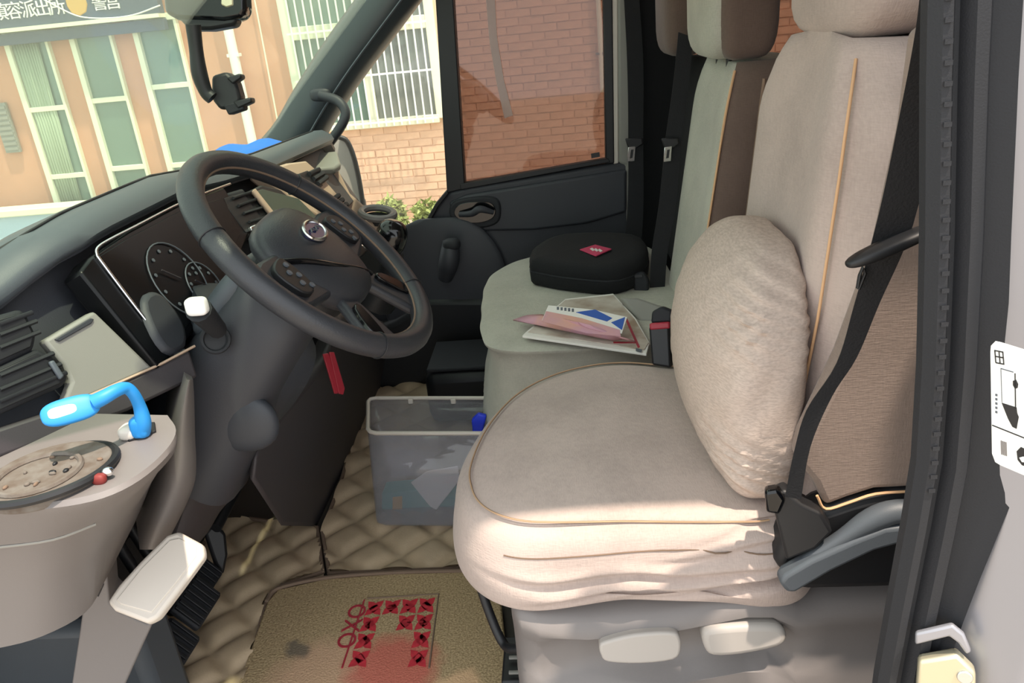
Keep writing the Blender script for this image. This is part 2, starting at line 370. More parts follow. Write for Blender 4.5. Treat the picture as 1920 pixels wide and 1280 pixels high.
# window frames and glass
slab('window_post', [(813, -60), (846, -60), (872, 354), (838, 362)], DP, .05, 'black', dr, off=.004)
slab('rear_frame', [(1130, -60), (1148, -60), (1152, 306), (1136, 308)], DP, .05, 'black', dr, off=.003)
slab('sill_strip', [(862, 345), (1140, 297), (1145, 304), (864, 356)], DP, .03, 'black', dr, off=.006, bevel=.002)
slab('window_glass', [(838, -70), (1136, -70), (1140, 304), (862, 352)], DP, .004, 'tint', dr, off=-.02, bevel=0)
slab('quarter_glass', [(500, 460), (700, -20), (760, -90), (822, -70), (842, 362), (776, 445)], DP, .004, 'clear', dr, off=-.03, bevel=0)
slab('quarter_seal', [(735, 470), (742, 448), (774, 432), (798, 414), (816, 382), (836, 358), (842, 362), (822, 388), (804, 420), (780, 440), (748, 456)], DP, .03, 'black', dr, off=.014, bevel=.003)
slab('reflection_streak', [(908, -40), (926, -40), (932, 70), (945, 150), (962, 216), (946, 222), (932, 160), (918, 80)], DP, .0015, 'reflection', dr, off=-.012, bevel=0)  # pale streak painted on the glass in place of a reflection
slab('film_corner_print', [(1108, 288), (1124, 285), (1125, 294), (1109, 297)], DP, .001, 'darkbrown', dr, off=-.013, bevel=0)
# passenger B-pillar
bp_ = thing('trim_2', aty(1190, 400, 2.25), 'grey and black trim of the passenger door rear pillar', None, kind='structure')
slab('pillar_edge', [(1146, -60), (1158, -60), (1160, 306), (1150, 308)], DP, .06, 'lightp', bp_, off=.0)
slab('pillar_trim', [(1157, -60), (1192, -60), (1196, 330), (1192, 560), (1176, 570), (1172, 310), (1160, 306)], DP, .08, 'greyd', bp_, off=.004, bevel=.008)
slab('pillar_rear', [(1186, -60), (1300, -60), (1300, 620), (1180, 620), (1192, 330)], DP, .06, 'blackcloth', bp_, off=-.006)

# driver side door seal and body jamb
sl = thing('trim_3', (.26, .52, .1), 'black ribbed rubber seal and dark jamb of the driver door opening', None, kind='structure')
zs = [-.05, .15, .30, .42, .50, .58, .66, .72, .80, .90, 1.0, 1.1, 1.25]
def sealring(z):
    xl = interp(z, [.3, .50, .60, .707, .84, 1.05, 1.25], [.247, .248, .252, .257, .250, .229, .215])
    yb = .52+max(0, z-.75)*.02+max(0, z-1.2)*.08
    P = [(.0, .014), (0, .004), (.006, -.004), (.012, -.004), (.016, .003), (.019, .003), (.024, -.008), (.032, -.008), (.037, .0), (.037, .03)]
    return [V((xl+a, yb+b, z)) for a, b in P]
rings = [sealring(z) for z in zs]
v, f = loft(rings); build('door_seal', v, f, 'rubber', sl, sharp=25)
for z in [.70+.0125*i for i in range(44)]:
    r = sealring(z); a = r[2]+V((.0005, -.0012, 0)); build('seal_rib', *boxv(a+V((.003, 0, 0)), (.005, .001, .003)), 'rubber', sl)
jm = []
for z in [-.1, .2, .42, .46, .5, .54, .58, .62, .66, .7, .74, .8, .9, 1.0, 1.25]:
    r = sealring(max(.3, z)); x0 = r[-1].x; y0 = r[-1].y-.03
    d = interp(z, [.42, .48, .54, .60, .66, .72, .8], [.002, .004, .008, .014, .022, .030, .034])
    jm.append([V((x0-.004, y0, z)), V((x0+d*.5, y0-.004, z)), V((x0+d, y0-.016, z)), V((x0+d, y0+.06, z)), V((x0-.004, y0+.06, z))])
v, f = loft(jm); build('jamb_trim', v, f, 'rubber', sl, sharp=40)
jb = []
for z in [-.2, .3, .5, .60, .7, .85, 1.0, 1.25]:
    r = sealring(max(.3, z)); x0 = r[-1].x; y0 = r[-1].y-.02
    jb.append([V((x0, y0, z)), V((x0+.018, y0-.016, z)), V((x0+.045, y0-.05, z)), V((x0+.052, y0-.056, z)), V((x0+.085, y0-.058, z)), V((x0+.16, y0-.06, z)), V((x0+.16, y0+.04, z)), V((x0, y0+.04, z))])
v, f = loft(jb); build('body_jamb', v, f, 'silver', sl, sharp=50)
# jamb bottom: recess lip, striker plate with screw
JP = plane(aty(1790, 1200, .50), (-.35, -.9, .1))
slab('striker_plate', [(1722, 1240), (1795, 1228), (1830, 1262), (1830, 1330), (1715, 1330)], JP, .012, 'brass', sl, off=.004, bevel=.003)
slab('pressed_lip', [(1716, 1188), (1786, 1172), (1808, 1190), (1822, 1224), (1812, 1228), (1796, 1206), (1780, 1194), (1716, 1210)], JP, .006, 'silver', sl, off=.003, bevel=.002)
disc('striker_bolt', on(1808, 1262, JP)+JP[1]*.006, JP[1], .006, .006, 'chrome', sl)
# warning sticker on the jamb
SP = plane(aty(1885, 760, .445), V((-.85, -1.0, 0)))
st = thing('warning_sticker', on(1900, 880, SP), 'white safety sticker with seat belt diagram on the silver door jamb', 'sticker')
slab('paper', [(1866, 640), (1858, 648), (1857, 660), (1860, 850), (1866, 866), (1876, 872), (1960, 908), (1960, 668), (1876, 642)], SP, .0008, 'white', st, off=.0010, bevel=0)
def ink(px, off=.0014, m='black', nm='print'): slab(nm, px, SP, .0004, m, st, off=off, bevel=0)
ink([(1860, 796), (1960, 836), (1960, 838), (1860, 798)])
ink([(1878, 755), (1906, 764), (1907, 774), (1910, 782), (1906, 804), (1898, 800), (1890, 785)])
ink([(1899, 714), (1905, 712), (1909, 720), (1908, 727), (1903, 729), (1899, 722)])
ink([(1902, 700), (1904, 700), (1905, 766), (1903, 766)])
ink([(1876, 690), (1900, 697), (1900, 698.5), (1876, 691.5)], m='gauge'); ink([(1876, 690), (1877, 690), (1879, 754), (1878, 754)], m='gauge')
for a in ([(1864, 656), (1866, 656), (1868, 680), (1866, 680)], [(1864, 656), (1880, 659), (1880, 661), (1864, 658)], [(1872, 660), (1874, 660), (1876, 681), (1874, 681)], [(1866, 667), (1882, 670), (1882, 672), (1866, 669)], [(1879, 659), (1881, 659), (1883, 683), (1881, 683)], [(1867, 679), (1883, 682), (1883, 684), (1867, 681)]): ink(a)
for k in range(4): ink([(1876+k*3, 826+k), (1878+k*3, 826+k), (1879+k*3, 852+k), (1877+k*3, 852+k)], m='greyp')
ink([(1906, 846), (1914, 838), (1935, 848), (1935, 878), (1916, 872), (1908, 862)]); ink([(1911, 858), (1918, 856), (1935, 862), (1935, 868), (1916, 866)], off=.0018, m='white')
for k in range(5): ink([(1866, 738+k*8), (1870, 739+k*8), (1870, 743+k*8), (1866, 742+k*8)], m='gauge')

# ================================================================== OUTSIDE
YB = 8.0
bl = thing('building', (-3, YB+.1, GZ), 'sunlit brick building with cream window frames beyond the windows', 'building')
def WX(px, py): return aty(px, py, YB).x
def WZ(px, py): return aty(px, py, YB).z
build('plaster_wall', *boxv((-5.45, YB+.15, 1.9), (6.1, .3, 5.6)), 'wall', bl)
xb0, xb1 = -2.4, 3.2
build('backing_wall', *boxv((.4, YB+.138, 1.9), (5.6, .3, 5.6)), 'mortar', bl)
# tall green windows with cream transoms
def tallwin(xc, wdt, ztop, trs, cur, x0=None):
    wn_ = thing('window', (xc, YB, -.6), None, None); wn_.parent = bl; wn_.location = V((xc, YB, -.6))-WL[bl.name]
    zb = -.75
    build('pane', *boxv((xc, YB-.012, (ztop+zb)/2), (wdt, .01, ztop-zb)), 'glassg', wn_)
    fr = [boxv((xc-wdt/2-.02, YB-.03, (ztop+zb)/2), (.055, .07, ztop-zb+.06)), boxv((xc+wdt/2+.012, YB-.025, (ztop+zb)/2), (.03, .06, ztop-zb)), boxv((xc, YB-.03, ztop+.02), (wdt+.08, .07, .065))]
    for z in trs: fr.append(boxv((xc, YB-.028, z), (wdt, .05, .05)))
    build('window_frame', *join(*fr), 'cream', wn_, bevel=.004)
    if cur:
        r1 = []; r2 = []; n = 40
        for i in range(n+1):
            x = xc-wdt/2+.02+wdt*.72*i/n; y = YB-.035+.012*math.sin(i*1.5)
            r1.append(V((x, y, ztop-.01))); r2.append(V((x-.05 if i > 30 else x, y, zb)))
        v, f = loft([r1, r2], closed=False, caps=(False, False)); build('curtain', v, f, 'curtain', wn_, solid=.004)
for (l, r, tp, trs, cur) in (((72, 240), (132, 220), (52, 68), ((93, 203), (132, 328)), True), ((180, 200), (242, 190), (168, 52), ((208, 186), (243, 313)), False), ((292, 178), (360, 170), (284, 38), ((324, 160), (360, 306)), False)):
    a, b = WX(*l), WX(*r); tallwin((a+b)/2, b-a, WZ(*tp), [WZ(*q) for q in trs], cur)
# barred window
xa, xe = WX(556, 110), WX(812, 110); zt = 2.2; zb = WZ(690, 232)
bw = thing('barred_window', ((xa+xe)/2, YB, zb), None, None); bw.parent = bl; bw.location = V(((xa+xe)/2, YB, zb))-WL[bl.name]
xm = WX(697, 180); zm = WZ(590, 60)
build('pane', *boxv(((xa+xm)/2, YB-.012, (zt+zb)/2), (xm-xa, .01, zt-zb)), 'glassg', bw)
build('pane', *boxv(((xe+xm)/2, YB-.012, (zt+zb)/2), (xe-xm, .01, zt-zb)), 'pane', bw)
build('window_frame', *join(boxv((xa-.03, YB-.03, (zt+zb)/2), (.09, .08, zt-zb)), boxv((xe+.02, YB-.03, (zt+zb)/2), (.09, .08, zt-zb)), boxv((xm, YB-.03, (zt+zb)/2), (.09, .07, zt-zb)), boxv(((xa+xe)/2, YB-.03, zb), (xe-xa, .09, .08)), boxv(((xa+xe)/2, YB-.03, zm), (xe-xa, .07, .12))), 'cream', bw, bevel=.006)
bv, bf = tubev([V((0, 0, 0)), V((0, 0, zt-zb))], .009, 6)
bar0 = None; nb = 17
for i in range(nb):
    x = lerp(xa+.05, xe-.05, i/(nb-1))
    if bar0 is None: bar0 = build('window_bar', [p+V((x, YB-.16, zb-.02)) for p in bv], bf, 'white', bw)
    else:
        o = bar0.copy(); col.objects.link(o); o.location.x = bar0.location.x+(x-xa-.05)
for z in (zb+.02, lerp(zb, zm, .52), zm): build('cross_bar', *boxv(((xa+xe)/2, YB-.16, z), (xe-xa, .012, .018)), 'white', bw)
# bricks one by one where the side windows show them
bx, bz, gj = .232, .064, .011
bm0 = None; cnt = 0; rest = []
z = -.85; row = 0
while z < 3.0:
    x = xb0+(.12 if row % 2 else 0)
    while x < xb1:
        inwin = (xa-.1 < x+bx and x < xe+.08 and z > zb-.06)
        if not inwin:
            c = V((x+bx/2, YB+.004+random.uniform(-.003, .003), z+bz/2))
            vis = (-2.0 < c.x < .55 and -.85 < c.z < 1.25) and (c.x > -1.32 or c.z < zb)
            if vis and cnt < 300:
                cnt += 1
                if bm0 is None: bm0 = build('brick', *boxv(c, (bx, .05, bz)), 'brick', bl)
                else:
                    o = bpy.data.objects.new('brick', bm0.data); col.objects.link(o); o.parent = bl; o.location = c-V((0, 0, bz/2))-WL[bl.name]
            else: rest.append(boxv(c, (bx, .05, bz)))
        x += bx+gj
    z += bz+gj; row += 1
tag(build('brickwork', *join(*rest), 'brick', bl), kind='stuff')
# sign board with lettering and emblem
sz = WZ(100, 46)
build('sign_board', *boxv((WX(90, 20)-.6, YB-.12, sz+.36), (3.6, .1, .72)), 'sign', bl)
build('sign_trim', *boxv((WX(90, 20)-.6, YB-.14, sz-.02), (3.6, .14, .035)), 'cream', bl)
build('sign_soffit', *boxv((WX(90, 20)-.6, YB-.10, sz-.10), (3.6, .08, .1)), 'sign', bl)
def text(body, c, size, m, parent, rot):
    cu = bpy.data.curves.new('lettering', 'FONT'); cu.body = body; cu.size = size; cu.extrude = .006; cu.align_x = 'CENTER'; cu.align_y = 'CENTER'
    o = bpy.data.objects.new('lettering', cu); col.objects.link(o); bpy.context.view_layer.update()
    me = bpy.data.meshes.new_from_object(o.evaluated_get(bpy.context.evaluated_depsgraph_get())); bpy.data.objects.remove(o); bpy.data.curves.remove(cu)
    me.materials.clear(); me.materials.append(M[m])
    o = bpy.data.objects.new('lettering', me); col.objects.link(o); WL[o.name] = V(c); o.parent = parent; o.location = V(c)-WL[parent.name]; o.rotation_euler = rot
    return o
ys = YB-.175; dx = .147
cs = aty(27, 22, ys)
for i, ch in enumerate('镇容派出所'): text(ch, (cs.x+(i-1)*dx, ys, cs.z), .165, 'white', bl, (PI/2, 0, 0))
ce = aty(185, 0, ys)
for i, ch in enumerate('警营'): text(ch, (ce.x+i*dx*.9, ys, cs.z), .165, 'white', bl, (PI/2, 0, 0))
em = aty(143, 6, ys)
eb = build('emblem', *slabv([em+V((a*.1, 0, b*.1)) for a, b in ((-1, 1), (1, 1), (1.05, -.2), (.75, -.85), (0, -1.15), (-.75, -.85), (-1.05, -.2))], V((0, -1, 0)), .02), 'gold', bl, bevel=.01)
build('emblem_ring', *torusv(em+V((0, -.004, .02)), (0, -1, 0), .06, .012, n=24, m=6), 'darkbrown', eb)
build('emblem_face', *discv(em+V((0, -.006, .02)), (0, -1, 0), .045, .01, n=20), 'brass', eb)
# downpipe, thin cables
dp = thing('downpipe', (WX(470, 200), YB-.1, GZ), 'white downpipe on the facade behind the windscreen', 'pipe')
xp = WX(457, 160)
tube('pipe', [V((xp, YB-.09, GZ)), V((xp, YB-.09, 3.5))], .048, 'white', dp, n=12)
for z in (.1, 1.0, 2.0): build('pipe_clip', *boxv((xp, YB-.08, z), (.12, .08, .03)), 'white', dp)
d2 = thing('downpipe', (WX(1120, 100), YB-.1, GZ), 'pale thin downpipe on brick wall seen through the tinted door window', 'pipe')
xp2 = WX(1122, 90); tube('pipe', [V((xp2+.02, YB-.06, WZ(1125, 172))), V((xp2, YB-.06, 3.5))], .024, 'cream', d2, n=10)
build('pipe_clip', *boxv((xp2+.01, YB-.05, WZ(1125, 100)), (.08, .06, .02)), 'greyp', d2)
xc = WX(500, 100); tag(tube('cable', [V((xc-.02, YB-.04, -.2)), V((xc, YB-.05, 1)), V((xc+.01, YB-.04, 3))], .008, 'cream', None, n=6, k=4), 'thin pale cable hanging down the facade beside the downpipe', 'cable')
sg = thing('sign_cable', aty(150, 30, ys-.03), 'thin pale cable sagging across the blue sign board', 'cable')
tube('wire', [aty(80, -2, ys-.03), aty(110, 14, ys-.03), aty(150, 31, ys-.03), aty(200, 34, ys-.03), aty(250, 28, ys-.03), aty(300, 10, ys-.03)], .007, 'white', sg, n=6, k=5)
# small framed notice on the wall far left
nt_ = aty(12, 240, YB-.03); ng = thing('wall_grille', nt_, 'small grey grille on the facade at the far left edge', 'grille')
build('frame', *boxv(nt_, (.16, .03, .5)), 'greyd', ng)
for k in range(9): build('slat', *boxv(nt_+V((0, -.02, -.21+k*.052)), (.14, .012, .03)), 'greyd', ng)
# pale blue low wall along the facade
lw = thing('low_wall', (-5.2, YB-.5, GZ), 'low pale blue painted wall in front of the facade', 'wall')
z1 = aty(60, 396, YB-.5).z
build('plinth', *boxv((-5.2, YB-.4, (GZ+z1)/2), (5.0, .2, z1-GZ)), 'palewall', lw)
build('coping', *boxv((-5.2, YB-.42, z1), (5.0, .26, .07)), 'cream', lw, bevel=.01)
# dry shrubs at the foot of the brick wall
def shrub(x, y, h, r, label):
    s = thing('shrub', (x, y, GZ), label, 'shrub', 'shrubs at the foot of the brick wall')
    vs = []; fs = []
    for i in range(420):
        a = random.uniform(0, 2*PI); q = r*math.sqrt(random.random()); zz = GZ+random.uniform(.02, h)*(1-.35*q/r)
        c = V((x+q*math.cos(a), y+q*math.sin(a)*.6, zz)); u = V((random.uniform(-1, 1), random.uniform(-1, 1), random.uniform(-.2, 1))).normalized()*.05; n = u.cross(V((random.uniform(-1, 1), random.uniform(-1, 1), .3))).normalized()*.018
        k = len(vs); vs += [c-u, c+n, c+u, c-n]; fs.append((k, k+1, k+2, k+3))
    tag(build('leaves', vs, fs, 'leaf', s), kind='stuff')
    for i in range(5): tube('stem', [V((x, y, GZ)), V((x+random.uniform(-r, r)*.6, y, GZ+h*.8))], .006, 'darkbrown', s, n=5)
for k, (px, h) in enumerate(((682, .22), (750, .35), (818, .30))):
    shrub(WX(px, 420), YB-.35, h, .16, ['low dry shrub nearest the mirror', 'tallest dry shrub at the brick wall base', 'dry shrub beside the door window post'][k])

# passenger side mirror outside the quarter window
mr = thing('side_mirror', aty(650, 380, 2.45), 'outside passenger mirror with pale rear and black rim', 'mirror')
mo = smooth([aty(x, y, 2.46) for x, y in ((622, 262), (642, 258), (660, 285), (672, 330), (680, 378), (668, 388), (640, 372), (618, 330), (612, 290))], 4, True)
v, f = slabv(mo, V((.3, -1, 0)).normalized(), .06); build('housing', v, f, 'lightp', mr, bevel=.012)
tube('rim', [aty(x, y, 2.45) for x, y in ((636, 257), (650, 264), (662, 290), (672, 330), (681, 384))], .008, 'black', mr, k=5)
build('arm', *boxv(aty(640, 400, 2.42), (.12, .2, .04)), 'black', mr)

# ================================================================== DASHBOARD
db = thing('dashboard', (-.75, 1.4, .3), 'dark van dashboard with grey panels spanning the cab under the windscreen', 'dashboard')
def hood(y): return interp(y, [.55, .66, .79, .856, .95, 1.18, 1.34, 1.6, 2.2], [.790, .808, .844, .872, .881, .884, .868, .850, .835])
rings = []
for i in range(45):
    y = lerp(.54, 2.12, i/44); h = hood(y); e = interp(y, [.54, .60, 2.04, 2.12], [.05, 0, 0, .03])
    dz = h-.884; h -= .007
    prof = [(-1.06, .72), (-.98, .765+dz*.3), (-.80, .835+dz*.7), (-.68, h-.004), (-.645, h+.001), (-.615, h-.006), (-.604, h-.016), (-.606, h-.026), (-.640, h-.034),
            (-.632, .80), (-.560, .66), (-.60, .62), (-.66, .52), (-.80, .40), (-1.04, .34)]
    rc_ = max(0, .88-y)*.45
    rings.append([V((x-e*(.5 if x > -.7 else 0)-(rc_ if x > -.75 else 0), y, z-(e if z > .6 else 0))) for x, z in prof])
v, f = loft(rings); dbm = build('dash_body', v, f, 'dark', db, sharp=28)
# padded top roll along the rear edge (lighter grey) and its seam
rings = []
for i in range(45):
    y = lerp(.56, 2.06, i/44); h = hood(y)
    rings.append([V((x-max(0, .88-y)*.45, y, h+z)) for x, z in ((-.80, -.050), (-.72, -.016), (-.66, .003), (-.628, .003), (-.606, -.010), (-.600, -.022), (-.606, -.031), (-.63, -.030), (-.70, -.04), (-.80, -.066))])
v, f = loft(rings); build('padded_roll', v, f, 'dash', db, sharp=60)
tube('pad_seam', [V((-.648-max(0, .88-lerp(.58, 2.04, i/24))*.45, lerp(.58, 2.04, i/24), hood(lerp(.58, 2.04, i/24))+.004)) for i in range(25)], .0022, 'black', db, n=6)
# instrument display
cl = slab('instrument_housing', [(150, 508), (168, 482), (240, 432), (332, 384), (420, 350), (470, 430), (420, 560), (322, 668), (298, 690)], FACE, .03, 'display', db, off=.012, bevel=.004)
tube('silver_trim_line', [on(x, y, FACE)+FACE[1]*.014 for x, y in ((420, 352), (332, 386), (240, 433), (188, 460), (168, 474), (166, 486), (176, 502), (240, 586), (300, 660), (313, 672), (330, 664))], .0022, 'chrome', cl, k=4, n=8)
cs_ = slab('display_glass', [(180, 484), (240, 446), (336, 396), (420, 370), (450, 440), (410, 545), (318, 650)], FACE, .006, 'display', cl, off=.013, bevel=.001)
gn = FACE[1]
for k, (gx, gy, gr) in enumerate(((322, 532, .058), (372, 545, .040))):
    gc = on(gx, gy, FACE)+gn*.015
    g = build('gauge_ring', *torusv(gc, gn, gr, .0011, n=32, m=6), 'gauge', cl)
    B = basis(gn, (0, 1, 0))
    for a in range(9):
        th = math.radians(-40+a*32); q = gc+B @ V((gr*.8*math.cos(th), gr*.8*math.sin(th), 0))
        build('gauge_mark', *discv(q, gn, .0028, .001, n=8), 'gauge', g)
    nd = gc+B @ V((gr*.6*math.cos(2.4), gr*.6*math.sin(2.4), .002)); tube('needle', [gc+gn*.002, nd], .0012, 'darkbrown', g, n=6)
slab('column_hood', [(268, 560), (300, 545), (345, 600), (352, 648), (322, 662), (290, 625)], FACE, .02, 'dark', cl, off=.02, bevel=.008, sm=3)
# grey side panel with finger slot
gp_ = slab('grey_side_panel', [(82, 638), (177, 582), (288, 690), (150, 752), (116, 764), (134, 716), (120, 684)], FACE2, .02, 'greyd', db, off=.008, bevel=.004)
slab('finger_slot', [(103, 636), (170, 596), (177, 598), (172, 606), (112, 640)], FACE2, .004, 'dark', gp_, off=.011, bevel=.001)
slab('lower_rail', [(-40, 815), (116, 764), (150, 752), (288, 690), (356, 655), (372, 706), (240, 770), (-40, 872)], FACE2, .03, 'darkbrown', db, off=.010, bevel=.004)
tube('rail_seam', [on(x, y, FACE2)+gn*.012 for x, y in ((120, 764), (150, 751), (288, 690), (352, 656))], .0018, 'beige', db, n=6)
# side vents with louvres
def vent(px, slats, dd=.010, m='black', FACE=FACE2):
    ve = slab('air_vent', px, FACE, .03, 'rubber', db, off=dd, bevel=.005)
    cx = sum(p[0] for p in px)/len(px); cy = sum(p[1] for p in px)/len(px)
    slab('vent_mouth', [(cx+(x-cx)*.84, cy+(y-cy)*.80) for x, y in px], FACE, .004, m, ve, off=dd+.003, bevel=.001)
    for a, b in slats: tube('louvre', [on(a[0], a[1], FACE)+gn*(dd+.006), on(b[0], b[1], FACE)+gn*(dd+.004)], .0028, 'rubber', ve, n=6)
    return ve
vent([(-30, 598), (40, 578), (52, 590), (70, 628), (64, 656), (-30, 700)], [((-20, 640), (52, 612)), ((-20, 664), (58, 632)), ((-20, 620), (44, 596))])
vv = vent([(-30, 700), (70, 652), (100, 668), (130, 706), (122, 722), (-30, 792)], [((-20, 716), (84, 672)), ((-20, 742), (98, 692)), ((-20, 764), (108, 708))])
slab('vent_slider', [(92, 678), (102, 674), (122, 704), (114, 712)], FACE2, .006, 'gauge', vv, off=.02, bevel=.002)
# centre stack: vent, screen with trim bars
vc = vent([(408, 366), (456, 352), (506, 428), (462, 446)], [((424, 380), (462, 366)), ((434, 394), (470, 380)), ((444, 408), (480, 396)), ((454, 424), (492, 412))], FACE=FACE)
slab('vent_slider', [(470, 424), (496, 413), (499, 421), (474, 432)], FACE, .008, 'chrome', vc, off=.02, bevel=.002)
sc_ = slab('centre_screen_frame', [(458, 362), (490, 346), (600, 372), (690, 470), (640, 520), (520, 448)], FACE, .03, 'black', db, off=.010, bevel=.004)
slab('centre_screen', [(474, 362), (492, 354), (560, 372), (650, 462), (620, 486), (536, 444)], FACE, .004, 'screen', sc_, off=.013, bevel=.001)
tube('trim_bar', [on(460, 366, FACE)+gn*.018, on(524, 446, FACE)+gn*.018], .006, 'beige', sc_, n=8)
# passenger side: beige panels, vents, cup holder
pp = slab('passenger_panel', [(486, 322), (540, 304), (574, 300), (592, 316), (672, 408), (664, 432), (636, 428), (560, 384)], FACE, .03, 'beige', db, off=.012, bevel=.006)
for px in ([(558, 326), (577, 319), (607, 347), (590, 362)], [(604, 374), (615, 366), (644, 398), (636, 405)]):
    vq = slab('air_vent', px, FACE, .02, 'black', db, off=.018, bevel=.002)
    for k in (.25, .5, .75):
        a = V(px[0]+(0,))*(1-k)+V(px[3]+(0,))*k; b = V(px[1]+(0,))*(1-k)+V(px[2]+(0,))*k
        tube('louvre', [on(a.x, a.y, FACE)+gn*.020, on(b.x, b.y, FACE)+gn*.020], .006, 'rubber', vq, n=6)
slab('vent_trim', [(527, 338), (545, 330), (562, 350), (548, 360)], FACE, .02, 'greyd', pp, off=.016, bevel=.003)
slab('dark_button_strip', [(545, 333), (556, 328), (590, 366), (582, 376)], FACE, .02, 'black', pp, off=.017, bevel=.003)
EP = plane((-.56, 2.02, .72), (.6, -.8, .25))
slab('end_panel', [(590, 312), (628, 300), (642, 330), (658, 362), (690, 390), (678, 430), (664, 430), (640, 390)], EP, .05, 'beige', db, bevel=.008)
slab('top_tray', [(575, 298), (600, 285), (632, 282), (640, 306), (628, 314), (592, 316)], plane((-.66, 2.0, .80), (.3, -.2, 1)), .02, 'greyd', db, bevel=.006)
ch = aty(708, 400, 1.95)
cu = build('cup_holder', *torusv(ch, (0.2, -.1, 1), .042, .010, n=28, m=8), 'greyp', db)
build('cup_base', *discv(ch-V((0, 0, .01)), (0.2, -.1, 1), .040, .01), 'black', cu)
slab('holder_block', [(682, 412), (708, 414), (712, 440), (694, 452), (680, 436)], plane(aty(696, 430, 1.9), (.7, -.6, .3)), .04, 'beige', db, bevel=.006, ext=(-.3, 1, 0))
# lower knee bolster and centre console foot
KP = plane((-.635, 0, 0), (1, 0, -.30))
kb = slab('knee_bolster', [(478, 852), (508, 800), (556, 745), (600, 690), (640, 600), (812, 630), (776, 672), (716, 728), (690, 770), (664, 850), (645, 900), (622, 960), (606, 992), (528, 992), (500, 950), (472, 908)], KP, .10, 'darkbrown', db, bevel=.015, segs=3, ext=(-.5, 1, 0))
rowloft('left_trim', [(712, 350, 362), (740, 338, 364), (780, 326, 365), (820, 318, 366), (860, 312, 368), (900, 304, 366), (940, 292, 352), (985, 276, 330), (1030, 262, 306)], .86, .03, 'trimgrey', db, slope=.02)
rowloft('column_lower_cover', [(560, 372, 500), (600, 356, 560), (650, 358, 592), (700, 362, 584), (750, 366, 556), (800, 368, 512), (840, 374, 466), (866, 394, 430)], .98, .05, 'column', db, slope=.06)
superb('round_cover', aty(456, 792, .945), (.052, .018, .046), 'column', db, e=2.2)
rowloft('knee_left', [(836, 366, 476), (870, 362, 474), (905, 354, 462), (930, 346, 438), (960, 336, 412), (1000, 324, 388), (1040, 316, 352)], .955, .03, 'darkbrown', db, slope=.10)
tube('panel_gap', [aty(x, y, .96) for x, y in ((362, 720), (363, 830), (372, 856), (388, 862), (410, 852))], .0035, 'black', db, k=4, n=6)
# outer lower ledge with belly, pale grey
def zr(px, z): return [atz(x, y, z) for x, y in px]
tops = [(-70, 952), (0, 946), (100, 940), (190, 922), (260, 888), (312, 842), (330, 806), (314, 778)]
R_ = [zr(tops, .68), zr([(x+2, y+12) for x, y in tops], .675), zr([(x+2, y+24) for x, y in tops], .665),
      zr([(-70, 1030), (0, 1024), (100, 1010), (190, 975), (250, 930), (296, 884), (318, 840), (322, 790)], .61),
      zr([(-70, 1120), (0, 1112), (90, 1092), (165, 1050), (215, 1000), (258, 945), (290, 890), (305, 840)], .535),
      zr([(-70, 1222), (0, 1214), (80, 1192), (160, 1148), (196, 1090), (232, 1020), (262, 960), (285, 900)], .46),
      zr([(-70, 1200), (0, 1192), (80, 1172), (150, 1132), (186, 1080), (222, 1014), (252, 960), (275, 905)], .45)]
rings = []
for r in R_:
    s = smooth(r, 4); a, b = r[0], r[-1]
    rings.append(s+[V((-.80, b.y+.05, b.z)), V((-.86, a.y+.05, a.z))])
v, f = loft(rings); lg = build('lower_ledge', v, f, 'greyp', db, sharp=40)
tube('ledge_seam', smooth([p+V((.001, -.002, 0)) for p in zr([(-40, 1026), (0, 1023), (100, 1009), (180, 980)], .61)], 4), .0016, 'greyd', lg, n=6)
# ledge socket plate
sk = slab('socket', [(224, 806), (248, 792), (290, 790), (292, 806), (262, 818), (240, 824)], plane((0, 0, .68), (0, 0, 1)), .004, 'black', lg, off=.003, bevel=.001)
superb('socket_cap', atz(243, 808, .687), (.010, .012, .008), 'lightp', sk)
# round tray sunk in the ledge
tc_ = atz(92, 886, .683)
ty = thing('ashtray', tc_, 'round dirty ashtray with dark rim set in the grey ledge', 'ashtray')
tr_ = (atz(192, 890, .683)-tc_).length
build('dish', *discv(tc_+V((0, 0, .003)), (0, 0, 1), tr_*.95, .012, n=36), 'dirty', ty, bevel=.002)
build('rim', *torusv(tc_+V((0, 0, .000)), (-.05, .07, 1), tr_, .0045, n=44, m=8), 'black', ty)
build('inner_ring', *torusv(tc_+V((-.005, -.008, .004)), (0, 0, 1), tr_*.62, .003, n=40, m=6), 'dirty', ty)
for k in range(14):
    a = random.uniform(0, 2*PI); q = tr_*.8*math.sqrt(random.random())
    superb('ash_lump', tc_+V((q*math.cos(a), q*math.sin(a), .004)), (random.uniform(.0015, .005), random.uniform(.0015, .004), .002), random.choice(['dirty', 'black', 'stitch']), ty, e=2, nu=8, nv=5)
superb('red_mark', atz(186, 898, .684), (.007, .005, .006), 'darkred', ty, e=2.5); superb('chrome_pin', atz(202, 884, .688), (.006, .005, .005), 'chrome', ty, e=2)
